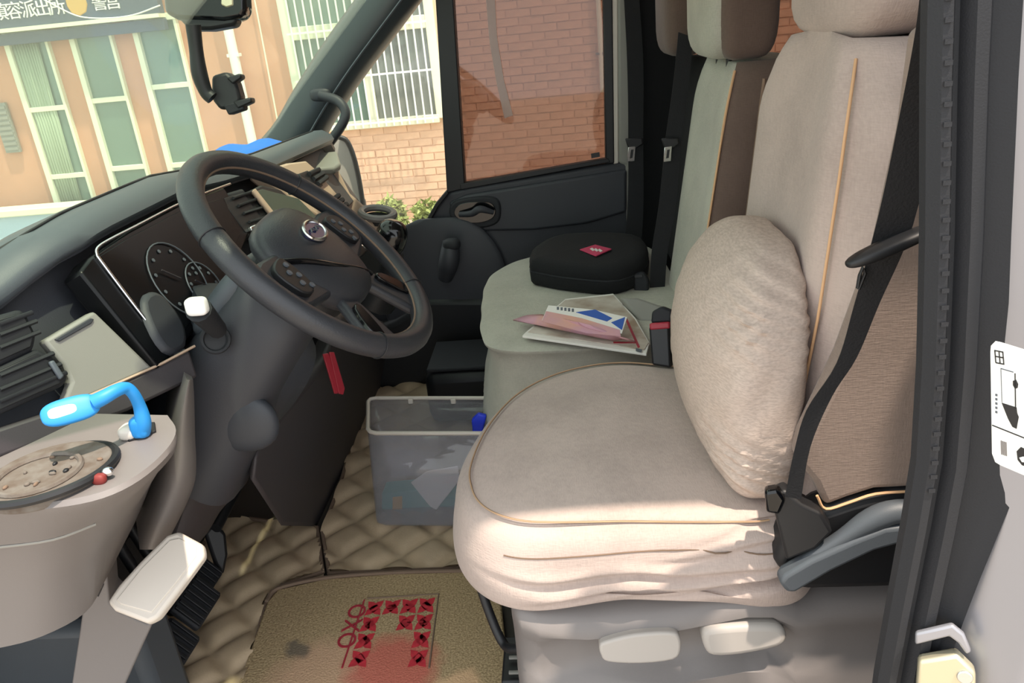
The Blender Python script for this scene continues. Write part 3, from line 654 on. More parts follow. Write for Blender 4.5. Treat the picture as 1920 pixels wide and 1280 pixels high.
# foot-well lever: pale plate on a grey post
PLT = plane(aty(290, 1080, .75), (.15, -.62, .78))
fl = thing('footwell_step', aty(200, 1279, .78), 'grey post with sunlit off-white plate beside the pedals', 'step')
pt = slab('top_plate', [(200, 1128), (222, 1096), (262, 1052), (312, 1002), (334, 995), (380, 1020), (383, 1042), (340, 1100), (296, 1158), (276, 1168), (214, 1144)], PLT, .018, 'lightp', fl, bevel=.005, segs=3)
slab('plate_inset', [(218, 1124), (264, 1066), (318, 1012), (336, 1008), (368, 1024), (368, 1042), (330, 1092), (284, 1148), (226, 1132)], PLT, .003, 'lightp', pt, off=.0015, bevel=.001)
PO = plane(aty(200, 1180, .79), (.35, -.9, .1))
slab('post', [(164, 1072), (182, 1058), (200, 1062), (206, 1130), (222, 1146), (276, 1170), (290, 1162), (268, 1210), (210, 1340), (120, 1640), (40, 1640), (132, 1300), (150, 1180)], PO, .07, 'greyp', fl, bevel=.012, segs=3)
slab('slot', [(178, 1112), (190, 1092), (195, 1096), (184, 1120)], PO, .004, 'black', fl, off=.002, bevel=.001)
box('under_ledge_panel', aty(60, 1270, .95), (.5, .10, .30), 'dash', db, bevel=.02)

# ================================================================== STEERING
WC = V((-.35, 1.02, .79)); WN = V((math.sin(PI/4), 0, math.cos(PI/4))); WB = basis(WN, (0, 1, 0))   # local x = lateral, local y = towards the top of the rim
WB = Matrix((V((0, 1, 0)), V((-math.cos(PI/4), 0, math.sin(PI/4))), WN)).transposed()
def wp(a, b, c=0): return WC+WB @ V((a, b, c))
sw = thing('steering_wheel', WC-WN*.06, 'black leather steering wheel with oval badge in front of the driver seat', 'wheel')
rm = build('rim', *torusv(WC, WN, .183, .0165, n=72, m=14), 'leather', sw, sharp=80)
build('rim_seam', *torusv(WC+WN*.004, WN, .1675, .0018, n=64, m=6), 'stitch', rm)
for a in (2.6, .55, 4.0, 5.4): build('rim_joint', *torusv(wp(.183*math.cos(a), .183*math.sin(a)), WB @ V((-math.sin(a), math.cos(a), 0)), .0168, .0012, n=24, m=6), 'black', rm)
def padwarp(p): return V((p.x*(1-.25*max(0, -p.y)/.085), p.y, p.z*(1-(p.x/.16)**2)))
superb('hub_pad', wp(0, -.005, -.012), (.098, .088, .034), 'leather', sw, e=2.8, rot=WB, warp=padwarp)
hb = None
bd = build('badge', *discv(wp(0, .018, .024), WN, .016, .006, rx=.030), mat('badge_blue', (42, 46, 92), .25, .2), sw, bevel=.001)
build('badge_ring', *torusv(wp(0, .018, .024), WN, .030, .0028, n=32, m=8, ry=.016), 'chrome', bd)
tube('badge_script', [wp(-.018, .018, .026), wp(-.008, .023, .026), wp(0, .016, .026), wp(.008, .022, .026), wp(.018, .017, .026)], .0012, 'gauge', bd, k=4, n=6)
def spoke(a0, pts, t=.016):
    v, f = slabv([wp(x, y, z) for x, y, z in pts], WN, t); return build('spoke', v, f, 'leather', sw, bevel=.006, segs=3)
for s in (-1, 1):
    sp_ = spoke(0, [(s*.07, .035, .0), (s*.13, .040, -.002), (s*.178, .032, .0), (s*.178, -.035, .0), (s*.13, -.045, -.002), (s*.065, -.055, .0)])
    build('button_pod', *slabv(smooth([wp(s*x, y, .008) for x, y in ((.100, .022), (.125, .024), (.145, .012), (.142, -.024), (.120, -.034), (.102, -.018))], 3, True), WN, .010), 'black', sp_, bevel=.002)
    for k in range(5):
        build('button', *discv(wp(s*(.112+.012*(k % 2)), .013-.010*k, .010), WN, .004, .003, n=12), 'gauge', sp_)
    sp2 = spoke(0, [(s*.030, -.070, -.004), (s*.062, -.060, -.004), (s*.115, -.130, 0), (s*.098, -.152, 0), (s*.060, -.165, 0)])
    build('spoke_insert', *slabv(smooth([wp(s*x, y, .004) for x, y in ((.060, -.092), (.078, -.088), (.104, -.126), (.086, -.142))], 3, True), WN, .008), 'gloss', sp2, bevel=.002)
tube('pad_groove', [wp(-.097, .022, .000), wp(-.072, -.002, .012), wp(-.032, -.036, .017), (wp(.018, -.064, .013)), wp(.055, -.078, .002)], .0042, 'gloss', sw, k=5)
superb('hub_back', wp(0, -.01, -.04), (.075, .07, .03), 'black', sw, e=2.6, rot=WB)
# column shroud
sh = thing('steering_column', WC-WN*.25, 'dark plastic steering column shroud with control stalk and key switch', 'steering column')
rings = []
for d, sx, sy, oy in ((-.055, .055, .045, 0), (-.07, .075, .060, 0), (-.12, .085, .066, -.004), (-.20, .092, .072, -.010), (-.28, .096, .085, -.02), (-.40, .09, .10, -.03)):
    r = []
    for j in range(28):
        a = 2*PI*j/28; ca, sa = math.cos(a), math.sin(a)
        r.append(wp(sx*math.copysign(abs(ca)**.6, ca), oy+sy*math.copysign(abs(sa)**.6, sa), d))
    rings.append(r)
v, f = loft(rings); build('shroud', v, f, 'dark', sh, sharp=60)
superb('shroud_top', wp(0, .055, -.13), (.07, .022, .07), 'dash', sh, e=3, rot=WB)
# stalk with white end towards the camera side
s0 = aty(408, 618, .90); s1 = aty(372, 580, .845)
stl = tube('stalk', [s0, lerp(s0, s1, .5), s1], [.012, .014, .016], 'rubber', sh, n=12)
superb('stalk_end', aty(369, 574, .838), (.013, .008, .011), 'wsilver', stl, e=4)
disc('key_switch', aty(404, 636, .915), (.5, -.7, .35), .017, .02, 'black', sh); build('key_ring', *torusv(aty(404, 636, .912), (.5, -.7, .35), .017, .003, n=24, m=6), 'rubber', sh)
# red strap hanging under the wheel
rs = thing('red_strap', aty(640, 740, 1.32), 'red folded plastic tag hanging below the steering wheel', 'tag')
RP = plane(aty(628, 700, 1.30), (.8, -.6, .1))
slab('strap_half', [(606, 664), (616, 662), (632, 700), (634, 738), (628, 738)], RP, .004, 'red', rs, bevel=.001)
slab('strap_half', [(618, 660), (627, 660), (647, 728), (644, 740), (636, 738)], RP, .004, 'red', rs, off=.003, bevel=.001)
# gear lever
gl_ = thing('gear_lever', aty(735, 520, 1.6), 'black rounded gear knob on short boot by the centre console', 'gear lever')
superb('knob', aty(733, 446, 1.58), (.034, .030, .040), 'gloss', gl_, e=2.5, rot=Matrix.Rotation(.4, 3, 'Y'))
tube('lever', [aty(738, 470, 1.59), aty(728, 520, 1.62), aty(705, 560, 1.64)], [.022, .03, .05], 'black', gl_, k=4)

# ================================================================== FOOT WELL
def pedal(cx, cy, Y, label, w_=.075, h_=.06, nr=6):
    c = aty(cx, cy, Y); P = thing('pedal', c, label, 'pedal', 'foot pedals')
    n = V((.75, -.15, .62)).normalized(); B = basis(n, (0, 1, 0))
    v, f = boxv(c, (w_, h_, .016), B); pd = build('pad', v, f, 'rubber', P, bevel=.005)
    for k in range(nr):
        q = c+B @ V((-w_/2+w_*(k+.5)/nr, 0, .010)); v, f = boxv(q, (w_/nr*.45, h_*.86, .006), B); build('rib', v, f, 'black', pd, bevel=.001)
    tube('arm', [c-n*.012, c-n*.05+V((-.03, 0, .02)), V((c.x-.12, c.y+.01, c.z+.16)), V((c.x-.12, c.y+.01, c.z+.38))], .010, 'black', P, k=4)
pedal(378, 1086, 1.16, 'ribbed black pedal pad highest, half behind the pale plate', .075, .055)
pedal(366, 1130, 1.10, 'ribbed black pedal pad in the middle, under the pale plate', .085, .065)
pedal(322, 1214, 1.02, 'ribbed black pedal pad lowest, nearest the grey post', .085, .07)
ac = thing('accelerator', aty(408, 1060, 1.2), 'black tapering accelerator blade hanging behind the pale plate', 'pedal')
slab('blade', [(384, 1000), (402, 978), (424, 1000), (428, 1040), (420, 1078), (404, 1060)], plane(aty(408, 1030, 1.22), (.6, -.7, .3)), .02, 'black', ac, bevel=.006)
tube('arm', [aty(404, 990, 1.23), aty(430, 940, 1.3), aty(450, 900, 1.35)], .012, 'black', ac, k=4)
# quilted mats
def quilt(name, px, z0, label, size=.085, thick=.012, rot=45, hi=.016, n=110):
    poly = [atz(x, y, z0) for x, y in px]; xs = [p.x for p in poly]; ys_ = [p.y for p in poly]
    def inside(x, y):
        c = False; j = len(poly)-1
        for i in range(len(poly)):
            a, b = poly[i], poly[j]
            if (a.y > y) != (b.y > y) and x < (b.x-a.x)*(y-a.y)/(b.y-a.y)+a.x: c = not c
            j = i
        return c
    g = .0065; x0, y0 = min(xs), min(ys_); nx, ny = int((max(xs)-x0)/g)+1, int((max(ys_)-y0)/g)+1
    idx = {}; vs = []; fs = []; ca, sa = math.cos(math.radians(rot)), math.sin(math.radians(rot))
    def vid(i, j):
        if (i, j) not in idx:
            x, y = x0+i*g, y0+j*g; u, v_ = (x*ca+y*sa)/size, (-x*sa+y*ca)/size
            du_ = abs(u-round(u))*size; dv_ = abs(v_-round(v_))*size; h = hi*(1-math.exp(-(du_/.013)**1.5))*(1-math.exp(-(dv_/.013)**1.5)); idx[(i, j)] = len(vs); vs.append(V((x, y, z0+h)))
        return idx[(i, j)]
    for i in range(nx):
        for j in range(ny):
            if inside(x0+(i+.5)*g, y0+(j+.5)*g): fs.append((vid(i, j), vid(i+1, j), vid(i+1, j+1), vid(i, j+1)))
    t = thing(name, V((sum(xs)/len(xs), sum(ys_)/len(ys_), 0)), label, 'mat', 'quilted floor mats')
    build('quilted_top', vs, fs, 'quilt', t, sharp=180); v, f = slabv(poly, V((0, 0, 1)), z0); build('backing', v, f, 'quilt', t)
    e = smooth(poly, 1, True)+[poly[0]]; tube('edge_piping', [p+V((0, 0, .004)) for p in e], .005, 'stitch', t, n=6)
quilt('quilted_mat', [(410, 985), (470, 975), (596, 992), (606, 1075), (530, 1100), (500, 1130), (455, 1300), (60, 1300), (330, 1090)], .012, 'tan quilted leather mat under the pedals')
quilt('quilted_mat', [(618, 1078), (604, 1000), (640, 905), (668, 800), (700, 700), (800, 650), (960, 650), (960, 1064)], .012, 'tan quilted leather mat under the clear storage bin', .095)
# carpet overlay with red print
cm = bpy.data.materials.new('carpet'); cm.use_nodes = True; nt = cm.node_tree; N = nt.nodes; L = nt.links; b = N['Principled BSDF']; b.inputs['Roughness'].default_value = 1; b.inputs['Specular IOR Level'].default_value = .05
tcn = N.new('ShaderNodeTexCoord'); nz = N.new('ShaderNodeTexNoise'); nz.inputs['Scale'].default_value = 260; nz.inputs['Detail'].default_value = 3; L.new(tcn.outputs['Object'], nz.inputs['Vector'])
rp = N.new('ShaderNodeValToRGB'); rp.color_ramp.elements[0].color = lin((140, 120, 90)); rp.color_ramp.elements[1].color = lin((196, 172, 134)); rp.color_ramp.elements[0].position = .3; rp.color_ramp.elements[1].position = .7; L.new(nz.outputs[0], rp.inputs[0])
cpx = [(500, 1128), (520, 1104), (610, 1084), (740, 1074), (898, 1070), (940, 1130), (958, 1300), (440, 1300)]
cpoly = [atz(x, y, .022) for x, y in cpx]
cc_ = V((sum(p.x for p in cpoly)/8, sum(p.y for p in cpoly)/8, .022))
def spot(px, r, colr, soft=.6):
    """worn, stained or painted sunlit patch with a ragged edge, fixed on the carpet"""
    q = atz(px[0], px[1], .022)-cc_
    mp = N.new('ShaderNodeVectorMath'); mp.operation = 'SUBTRACT'; mp.inputs[1].default_value = (q.x, q.y, 0); L.new(tcn.outputs['Object'], mp.inputs[0])
    n3 = N.new('ShaderNodeTexNoise'); n3.inputs['Scale'].default_value = 22; L.new(tcn.outputs['Object'], n3.inputs['Vector'])
    ln = N.new('ShaderNodeVectorMath'); ln.operation = 'LENGTH'; L.new(mp.outputs[0], ln.inputs[0])
    ad = N.new('ShaderNodeMath'); ad.operation = 'MULTIPLY_ADD'; ad.inputs[1].default_value = .05; L.new(n3.outputs[0], ad.inputs[0]); L.new(ln.outputs[1], ad.inputs[2])
    mr_ = N.new('ShaderNodeMapRange'); mr_.inputs[1].default_value = r*soft+.025; mr_.inputs[2].default_value = r+.025; mr_.inputs[3].default_value = .85; mr_.inputs[4].default_value = 0; L.new(ad.outputs[0], mr_.inputs[0])
    return mr_, colr
last = rp.outputs[0]
for sp in (spot((600, 1270), .11, (200, 164, 134)), spot((735, 1255), .10, (196, 104, 92)), spot((555, 1220), .03, (110, 102, 90)), spot((860, 1290), .05, (216, 178, 140))):  # the last spot is a sun patch painted into the pile
    mx = N.new('ShaderNodeMixRGB'); L.new(sp[0].outputs[0], mx.inputs[0]); L.new(last, mx.inputs[1]); mx.inputs[2].default_value = lin(sp[1]); last = mx.outputs[0]
L.new(last, b.inputs['Base Color']); bpn = N.new('ShaderNodeBump'); bpn.inputs['Strength'].default_value = .6; bpn.inputs['Distance'].default_value = .004; L.new(nz.outputs[0], bpn.inputs['Height']); L.new(bpn.outputs[0], b.inputs['Normal'])
ct = thing('carpet_mat', cc_-V((0, 0, .02)), 'beige pile carpet mat with red petal print in front of the driver seat', 'mat')
v, f = slabv(cpoly, V((0, 0, 1)), .021); build('pile', v, f, cm, ct, bevel=.004, origin=cc_)
tube('edge_binding', smooth([p+V((0, 0, .001)) for p in cpoly[:5]], 4), .0045, 'stitch', ct, n=6)
ZP = .0228
pq = [atz(x, y, ZP) for x, y in ((690, 1126), (818, 1118), (800, 1252), (650, 1252))]
def pg(u, v_): return (pq[0]*(1-u)+pq[1]*u)*(1-v_)+(pq[3]*(1-u)+pq[2]*u)*v_
vs = []; fs = []
for i in range(4):
    for j in range(4):
        for du, dv in ((1, 1), (1, -1)):
            cu_, cv = (i+.5)/4, (j+.5)/4
            if (j > 1 and 0 < i < 3) or (j == 1 and i == 1): continue
            for h in (0,):
                ax = V((du, dv, 0)).normalized(); ay = V((-ax.y, ax.x, 0)); ring = []
                for (s, t) in ((-.165, 0), (-.09, .050), (0, .064), (.09, .050), (.165, 0), (.09, -.050), (0, -.064), (-.09, -.050)):
                    o2 = ax*s+ay*t; p = pg(min(1, max(0, cu_+o2.x*.98)), min(1, max(0, cv+o2.y*.98))); ring.append(p)
                # two petals per cell cross at its centre
                k = len(vs); vs += ring; fs.append(tuple(range(k, k+8)))
build('red_petal_print', vs, fs, mat('red_print', (190, 44, 56), .9, var=.15, vscale=90), ct)
fr_ = [pg(-.02, -.04), pg(1.03, -.04), pg(1.03, 1.0)]
tube('print_border', fr_, .0018, 'stitch', ct, n=6); tube('print_border', [pg(-.06, -.02), pg(-.06, 1.0)], .0018, 'red', ct, n=6)
tl = text('OXO', (0, 0, 0), .05, 'red', ct, (0, 0, 0))
tcn2 = atz(662, 1172, ZP); tl.location = tcn2-WL[ct.name]; tl.scale = (1, 1, .1)
d_ = (atz(650, 1205, ZP)-atz(672, 1140, ZP)); tl.rotation_euler = (0, 0, math.atan2(-d_.y, -d_.x)+PI*0)

# ================================================================== DRIVER SEAT
ds = thing('driver_chair', (.12, 1.03, 0), 'beige linen covered driver seat with grey plastic base', 'seat')
base_out = [(-.158, .965), (-.152, .905), (-.134, .862), (-.10, .832), (-.05, .818), (.06, .816), (.17, .815), (.228, .818), (.262, .842), (.30, .92), (.335, 1.05), (.335, 1.19), (.29, 1.25), (.18, 1.262), (.08, 1.285), (-.02, 1.258), (-.095, 1.185), (-.14, 1.075)]
ol = smooth([V((x, y, 0)) for x, y in base_out], 7, True); NO = len(ol)
nrm = []
for i in range(NO):
    t = (ol[(i+1) % NO]-ol[i-1]).normalized(); nrm.append(V((t.y, -t.x, 0)))
cen = V((.10, 1.04, 0))
def topz(p): return .470+.010*max(0, 1-((p.x-.08)/.26)**2-((p.y-1.04)/.26)**2)-.012*max(0, p.x-.05)/.3
rings = []
for s in (.02, .25, .5, .72, .88, .96): rings.append([V(((cen+(p-cen)*s).x, (cen+(p-cen)*s).y, topz(cen+(p-cen)*s))) for p in ol])
rings.append([V((p.x, p.y, topz(p)-.004)) for p in ol])
prof = [(v_.x, v_.y) for v_ in smooth([V((a, b, 0)) for a, b in ((.003, -.007), (.010, -.010), (.020, -.018), (.027, -.032), (.031, -.048), (.034, -.062), (.036, -.076), (.037, -.090), (.037, -.104), (.035, -.116), (.029, -.127), (.012, -.130))], 3)]
def sig(x): return 1/(1+math.exp(-max(-40, min(40, x))))
def fold(p, n_, dz):
    """hanging cover folds on the door side: slanted creases that gather towards the back"""
    k = max(0, -n_.y); d = 0
    for c0, sl_, x0, amp, wd in ((-.072, .04, -.08, .0075, .0060), (-.097, .10, -.05, .0085, .0065), (-.118, .22, .06, .0070, .006), (-.058, .16, .10, .0050, .0045), (-.046, .20, .13, .0040, .004), (-.034, .15, .15, .0035, .0035)):
        q = (dz-(c0+sl_*(p.x-.05)+.004*math.sin(p.x*37)))/wd
        d += 1.35*amp*sig((p.x-x0)*60)*(-math.exp(-q*q)+.55*math.exp(-(q-1.9)**2))
    d += .003*math.sin(p.x*120+dz*60)*math.exp(-((p.x-.06)/.04)**2)*math.exp(-((dz+.08)/.02)**2)
    return d*k+.0018*math.sin((p.x+p.y)*40+dz*30)*min(1, -dz/.05)
for o, dz in prof:
    dz *= .95; r = []
    for p, n_ in zip(ol, nrm):
        hem = 0
        if dz < -.1: hem = .012*math.sin(p.x*11+.6)*max(0, -n_.y)
        q = p+n_*(o+fold(p, n_, dz)); r.append(V((q.x, q.y, topz(p)+dz+hem)))
    rings.append(r)
v, f = loft(rings); build('cushion', v, f, 'seat', ds, sharp=80, sub=1)
pp_ = [V((p.x+n_.x*.003, p.y+n_.y*.003, topz(p)-.001+(-.006 if n_.y < -.6 else 0)*math.sin(max(0, (p.x+.05))*9))) for p, n_ in zip(ol, nrm)]
i0 = min(range(NO), key=lambda i: (ol[i]-V((.225, .818, 0))).length); i1 = min(range(NO), key=lambda i: (ol[i]-V((.2, 1.26, 0))).length)
seq = []; i = i0
while i != i1: seq.append(pp_[i]); i = (i-1) % NO
tube('cushion_piping', seq, .0013, 'stitch', ds, n=6); tube('cushion_edge_cord', [p+V((.0, -.003, .002)) for p in seq], .0011, 'cord', ds, n=6)
# second seam lower on the skirt
i2 = min(range(NO), key=lambda i: (ol[i]-V((-.10, .832, 0))).length); sm_ = []; i = i0
while i != i2:
    p, n_ = ol[i], nrm[i]; sz = -.036+.004*math.sin(p.x*14); so = interp(-sz, [.018, .032, .048], [.020, .027, .031])+fold(p, n_, sz)+.001; sm_.append(V((p.x+n_.x*so, p.y+n_.y*so, topz(p)+sz))); i = (i-1) % NO
tube('skirt_seam', sm_, .0010, 'stitch', ds, n=6)
# backrest
def xf(z): return interp(z, [.46, .53, .716, .876, 1.0, 1.05], [.252, .255, .276, .290, .299, .306])
rings = []
NZ = 34
for i in range(NZ+1):
    t = i/NZ; z = lerp(.475, 1.005, t); x = xf(z)
    sh_ = max(0, (z-.90)/.105); sq = 1-.30*sh_**2.2; wv = interp(z, [.47, .56, .72, .9, 1.03], [.94, .98, 1.0, .97, .92])*sq
    th = 1-.55*max(0, (z-.965)/.04)**2 if z > .965 else 1
    P = [(.012, .858), (.000, .885), (.004, .93), (.012, .98), (.014, 1.04), (.012, 1.10), (.004, 1.15), (.000, 1.195), (.012, 1.222), (.045, 1.250), (.10, 1.262), (.155, 1.255), (.185, 1.215), (.19, 1.04), (.185, .86), (.165, .806), (.12, .790), (.075, .792), (.040, .812), (.022, .836)]
    rings.append([V((x+a*th+.02*sh_**2, 1.035+(b-1.035)*wv, z+(.012*math.sin(PI*(b-.79)/.47) if z > .97 else 0)-(0.0 if a < .02 else .0))) for a, b in P])
rings = [smooth(r, 3, True) for r in rings]
v, f = loft(rings); build('backrest', v, f, 'seat', ds, sharp=80)
tube('backrest_piping', [V((xf(z)+.008+.02*max(0, (z-.90)/.105)**2, 1.035+(.853-1.035)*interp(z, [.47, .56, .72, .9, 1.03], [.94, .98, 1.0, .97, .92])*(1-.30*max(0, (z-.90)/.105)**2.2)-.003, z)) for z in [.49+i*.02 for i in range(26)]], .0019, 'piping', ds, n=8)
tube('far_piping', [V((xf(z)+.009, 1.035+(1.224-1.035)*interp(z, [.47, .56, .72, .9, .96, 1.0], [.94, .98, 1.0, .97, .94, .88])+.002, z)) for z in [.49+i*.02 for i in range(24)]], .0030, 'stitch', ds, n=6)
tube('side_seam', [V((xf(z)+.045+.03*(z-.7), .812-.02*(1 if z < .9 else .6), z)) for z in [.52+i*.03 for i in range(16)]], .0014, 'stitch', ds, n=6)
# side shell of the backrest cover, browner, with piped hem
SS = plane((0, .775, 0), (0, -1, 0))
slab('backrest_side_cover', [(1738, 60), (1770, 40), (1800, 40), (1800, 900), (1720, 914), (1640, 918), (1590, 934), (1548, 950), (1528, 905), (1500, 872), (1512, 830), (1585, 680), (1660, 480), (1712, 250)], SS, .045, 'seat_side', ds, bevel=.007, segs=3)
tube('side_hem_piping', [on(x, y, SS)+V((0, -.004, 0)) for x, y in ((1530, 925), (1546, 950), (1590, 938), (1640, 922), (1720, 916), (1790, 906))], .0018, 'piping', ds, k=4, n=6)
def hwarp(p): return V((p.x+.05*(p.z/.11)*.3, p.y*(1-.08*max(0, p.z)/.11), p.z))
superb('headrest', (.385, 1.035, 1.117), (.062, .165, .112), 'seat', ds, e=4.0, warp=hwarp)
for y in (.96, 1.11): tube('headrest_post', [V((.37, y, 1.0)), V((.375, y, 1.09))], .006, 'chrome', ds)
# grey plastic base with recess and two controls
rings = []
for px in (955, 975, 1010, 1100, 1250, 1400, 1450, 1500, 1560, 1700, 1800):
    X = aty(px, 1160, .78).x; bot = 0.0
    zt_ = -.012+aty(px, interp(px, [955, 975, 1040, 1200, 1440, 1480, 1560, 1800], [1115, 1122, 1134, 1128, 1080, 1112, 1104, 1090]), .80).z
    end = interp(px, [955, 975, 1010, 1500, 1560], [.03, .008, 0, 0, .008])
    rc = interp(px, [960, 1040, 1090, 1460, 1500], [0, 0, .028, .028, .0])
    rings.append([V((X+a, y, z)) for a, y, z in ((0, .90, zt_+.01), (0, 0.825+end, zt_+.006), (0, 0.795+end, zt_-.004), (0, 0.782+end, zt_-.018), (0, 0.780+end, zt_-.030), (0, .784+end+rc, zt_-.044), (0, .787+end+rc, zt_-.060), (0, .787+end+rc, zt_-.085), (0, .784+end+rc*.7, zt_-.108), (0, .778+end, zt_-.120), (0, .78+end, .10), (0, .78+end, .01), (0, .90, .01))])
v, f = loft(rings); bs = build('base_side_cover', v, f, 'greyp', ds, sharp=60)
build('base_core', *boxv((.08, 1.04, .17), (.34, .36, .30)), 'black', ds)
for px in ([(1124, 1212), (1136, 1203), (1190, 1190), (1255, 1186), (1274, 1194), (1277, 1220), (1262, 1238), (1200, 1245), (1140, 1242), (1127, 1230)], [(1318, 1192), (1334, 1180), (1400, 1174), (1456, 1175), (1474, 1186), (1475, 1202), (1458, 1216), (1390, 1230), (1338, 1232), (1322, 1218)]):
    SW = plane((0, .764, .27), (0, -1, .12)); slab('seat_switch', px, SW, .036, 'switch', ds, bevel=.008, segs=4, sm=3, sharp=50)
# recliner cover, lever and belt bracket
CP = plane((0, .765, 0), (0, -1, 0))
slab('recliner_cover', [(1452, 1060), (1470, 1010), (1540, 960), (1600, 940), (1680, 920), (1790, 915), (1790, 1100), (1640, 1106), (1500, 1110)], CP, .05, 'black', ds, off=-.006, bevel=.012)
tube('cover_rib', [on(x, y, CP)+V((0, -.008, 0)) for x, y in ((1466, 1075), (1510, 1040), (1575, 1000), (1630, 966), (1680, 950), (1760, 950))], [.006, .008, .010, .014, .014, .012], 'dash', ds, k=4, n=10)
slab('recliner_lever', [(1462, 1094), (1472, 1080), (1520, 1052), (1600, 1016), (1660, 992), (1720, 985), (1780, 984), (1780, 1010), (1720, 1012), (1640, 1034), (1560, 1072), (1492, 1112), (1476, 1112)], CP, .022, 'dash', ds, off=.022, bevel=.007, segs=3)
slab('belt_bracket', [(1444, 930), (1472, 918), (1504, 946), (1540, 962), (1562, 998), (1530, 1030), (1474, 1052), (1462, 1000)], plane((0, .755, 0), (-.2, -1, .1)), .025, 'black', ds, bevel=.004)
slab('bracket_tab', [(1434, 922), (1460, 918), (1474, 938), (1462, 966), (1436, 962)], plane((0, .745, 0), (-.2, -1, .1)), .018, 'gloss', ds, bevel=.004)
# towel bar and runner in front of the base
tube('adjuster_bar', [aty(884, 1030, .92), aty(898, 1090, .90), aty(922, 1160, .88), aty(944, 1206, .86), aty(962, 1216, .84), aty(1000, 1213, .82)], .0068, 'black', ds, k=5)
rn = box('seat_runner', atz(985, 1262, .045), (.07, .10, .07), 'black', ds)
for k in range(3): box('runner_slat', atz(974, 1232+k*28, .088-.0*k), (.035, .006, .004), 'greyd', rn, bevel=.001)

# lumbar pillow leaning on the backrest
def pw(p):
    u, h = p.y/.2, p.z/.162
    q = V((p.x*(1-.25*max(0, h)**2), p.y*(1-.30*max(0, h)**2.2)*(1+.28*max(0, -h)**6), p.z))
    q.x -= .052*math.cos(u*1.15)*max(0, 1-h*h)**.8
    if u > 0: q.y *= 1-.20*max(0, -h)**1.5
    g = max(0, -u-.35)/.65
    w1 = math.sin(q.z*330+6*q.x*20+1.5*math.sin(q.z*70))
    q.y += .0030*w1*g; q.x += .0030*w1*g + .0007*math.sin(q.y*120+q.z*95)+.0005*math.sin(q.y*60-q.z*170)
    return q
lp = superb('lumbar_pillow', (.250, 1.016, .618), (.056, .202, .162), 'pillow', None, e=4.0, warp=pw, nu=120, nv=90, rot=Matrix.Rotation(.07, 3, 'Y'))
tag(lp, 'wrinkled beige lumbar pillow leaning on the driver backrest', 'pillow')

# ================================================================== DRIVER BELT
bt = thing('driver_seat_belt', aty(1470, 940, .75), 'black driver seat belt hanging in front of the backrest side', 'seat belt')
st_ = [((1730, -60), (1772, -60), .60), ((1716, 60), (1766, 60), .62), ((1690, 200), (1756, 210), .66), ((1648, 400), (1712, 420), .69), ((1602, 570), (1648, 570), .715), ((1568, 682), (1606, 670), .73), ((1512, 770), (1560, 742), .74), ((1488, 850), (1520, 836), .745), ((1472, 930), (1502, 935), .75)]
ribbon('webbing', [aty(a[0], a[1], Y) for a, b, Y in st_], [aty(b[0], b[1], Y-.006) for a, b, Y in st_], .0022, 'web', bt)
cpn = aty(1668, 462, .68); rb = Matrix.Rotation(-.42, 3, 'Y')
superb('stopper_clip', cpn, (.040, .012, .0065), 'black', bt, e=2.6, rot=Matrix.Rotation(-math.radians(22), 3, 'Y'))
tube('tongue', [aty(1608, 540, .70), aty(1612, 516, .70), aty(1618, 500, .70), aty(1622, 512, .70), aty(1610, 542, .70)], .0018, 'black', bt, n=6)
bk = thing('seat_belt_buckle', aty(1236, 690, 1.27), 'black belt buckle with red release button beside the driver cushion', 'buckle')
BP = plane(aty(1236, 640, 1.27), (-.3, -.9, .3))
slab('housing', [(1216, 612), (1254, 608), (1258, 690), (1222, 684)], BP, .022, 'black', bk, bevel=.004)
slab('release_button', [(1217, 606), (1255, 603), (1256, 616), (1218, 619)], BP, .024, 'red', bk, off=.002, bevel=.003)
slab('slot_cap', [(1222, 584), (1240, 574), (1260, 582), (1258, 604), (1220, 606)], BP, .02, 'rubber', bk, off=-.006, bevel=.004)

# ================================================================== PASSENGER BENCH
pb = thing('passenger_bench', (.1, 1.78, 0), 'double passenger bench with pale linen cushion and two backrests', 'seat')
bo = [(-.20, 1.50), (-.212, 1.62), (-.222, 1.80), (-.215, 1.93), (-.165, 2.04), (-.08, 2.10), (.05, 2.12), (.22, 2.12), (.26, 1.8), (.26, 1.45), (.20, 1.41), (.05, 1.405), (-.10, 1.41), (-.17, 1.44)]
ol2 = smooth([V((x, y, 0)) for x, y in bo], 5, True); n2 = len(ol2); nr2 = []
for i in range(n2):
    t = (ol2[(i+1) % n2]-ol2[i-1]).normalized(); nr2.append(V((t.y, -t.x, 0)))
c2 = V((.02, 1.76, 0)); rings = []
for s in (.02, .4, .75, .93): rings.append([V(((c2+(p-c2)*s).x, (c2+(p-c2)*s).y, .452+.004*math.sin(p.y*9)*s)) for p in ol2])
for o, z in ((0, .448), (.012, .438), (.02, .42), (.022, .39), (.018, .35), (.008, .31), (-.004, .27), (-.03, .22)):
    rings.append([V((p.x+n_.x*(o+.002*math.sin(p.y*50+z*60)), p.y+n_.y*o, z)) for p, n_ in zip(ol2, nr2)])
v, f = loft(rings); build('bench_cushion', v, f, 'bench', pb, sharp=80, sub=1)
build('bench_base', *boxv((.08, 1.78, .12), (.40, .62, .24)), 'black', pb, bevel=.02)
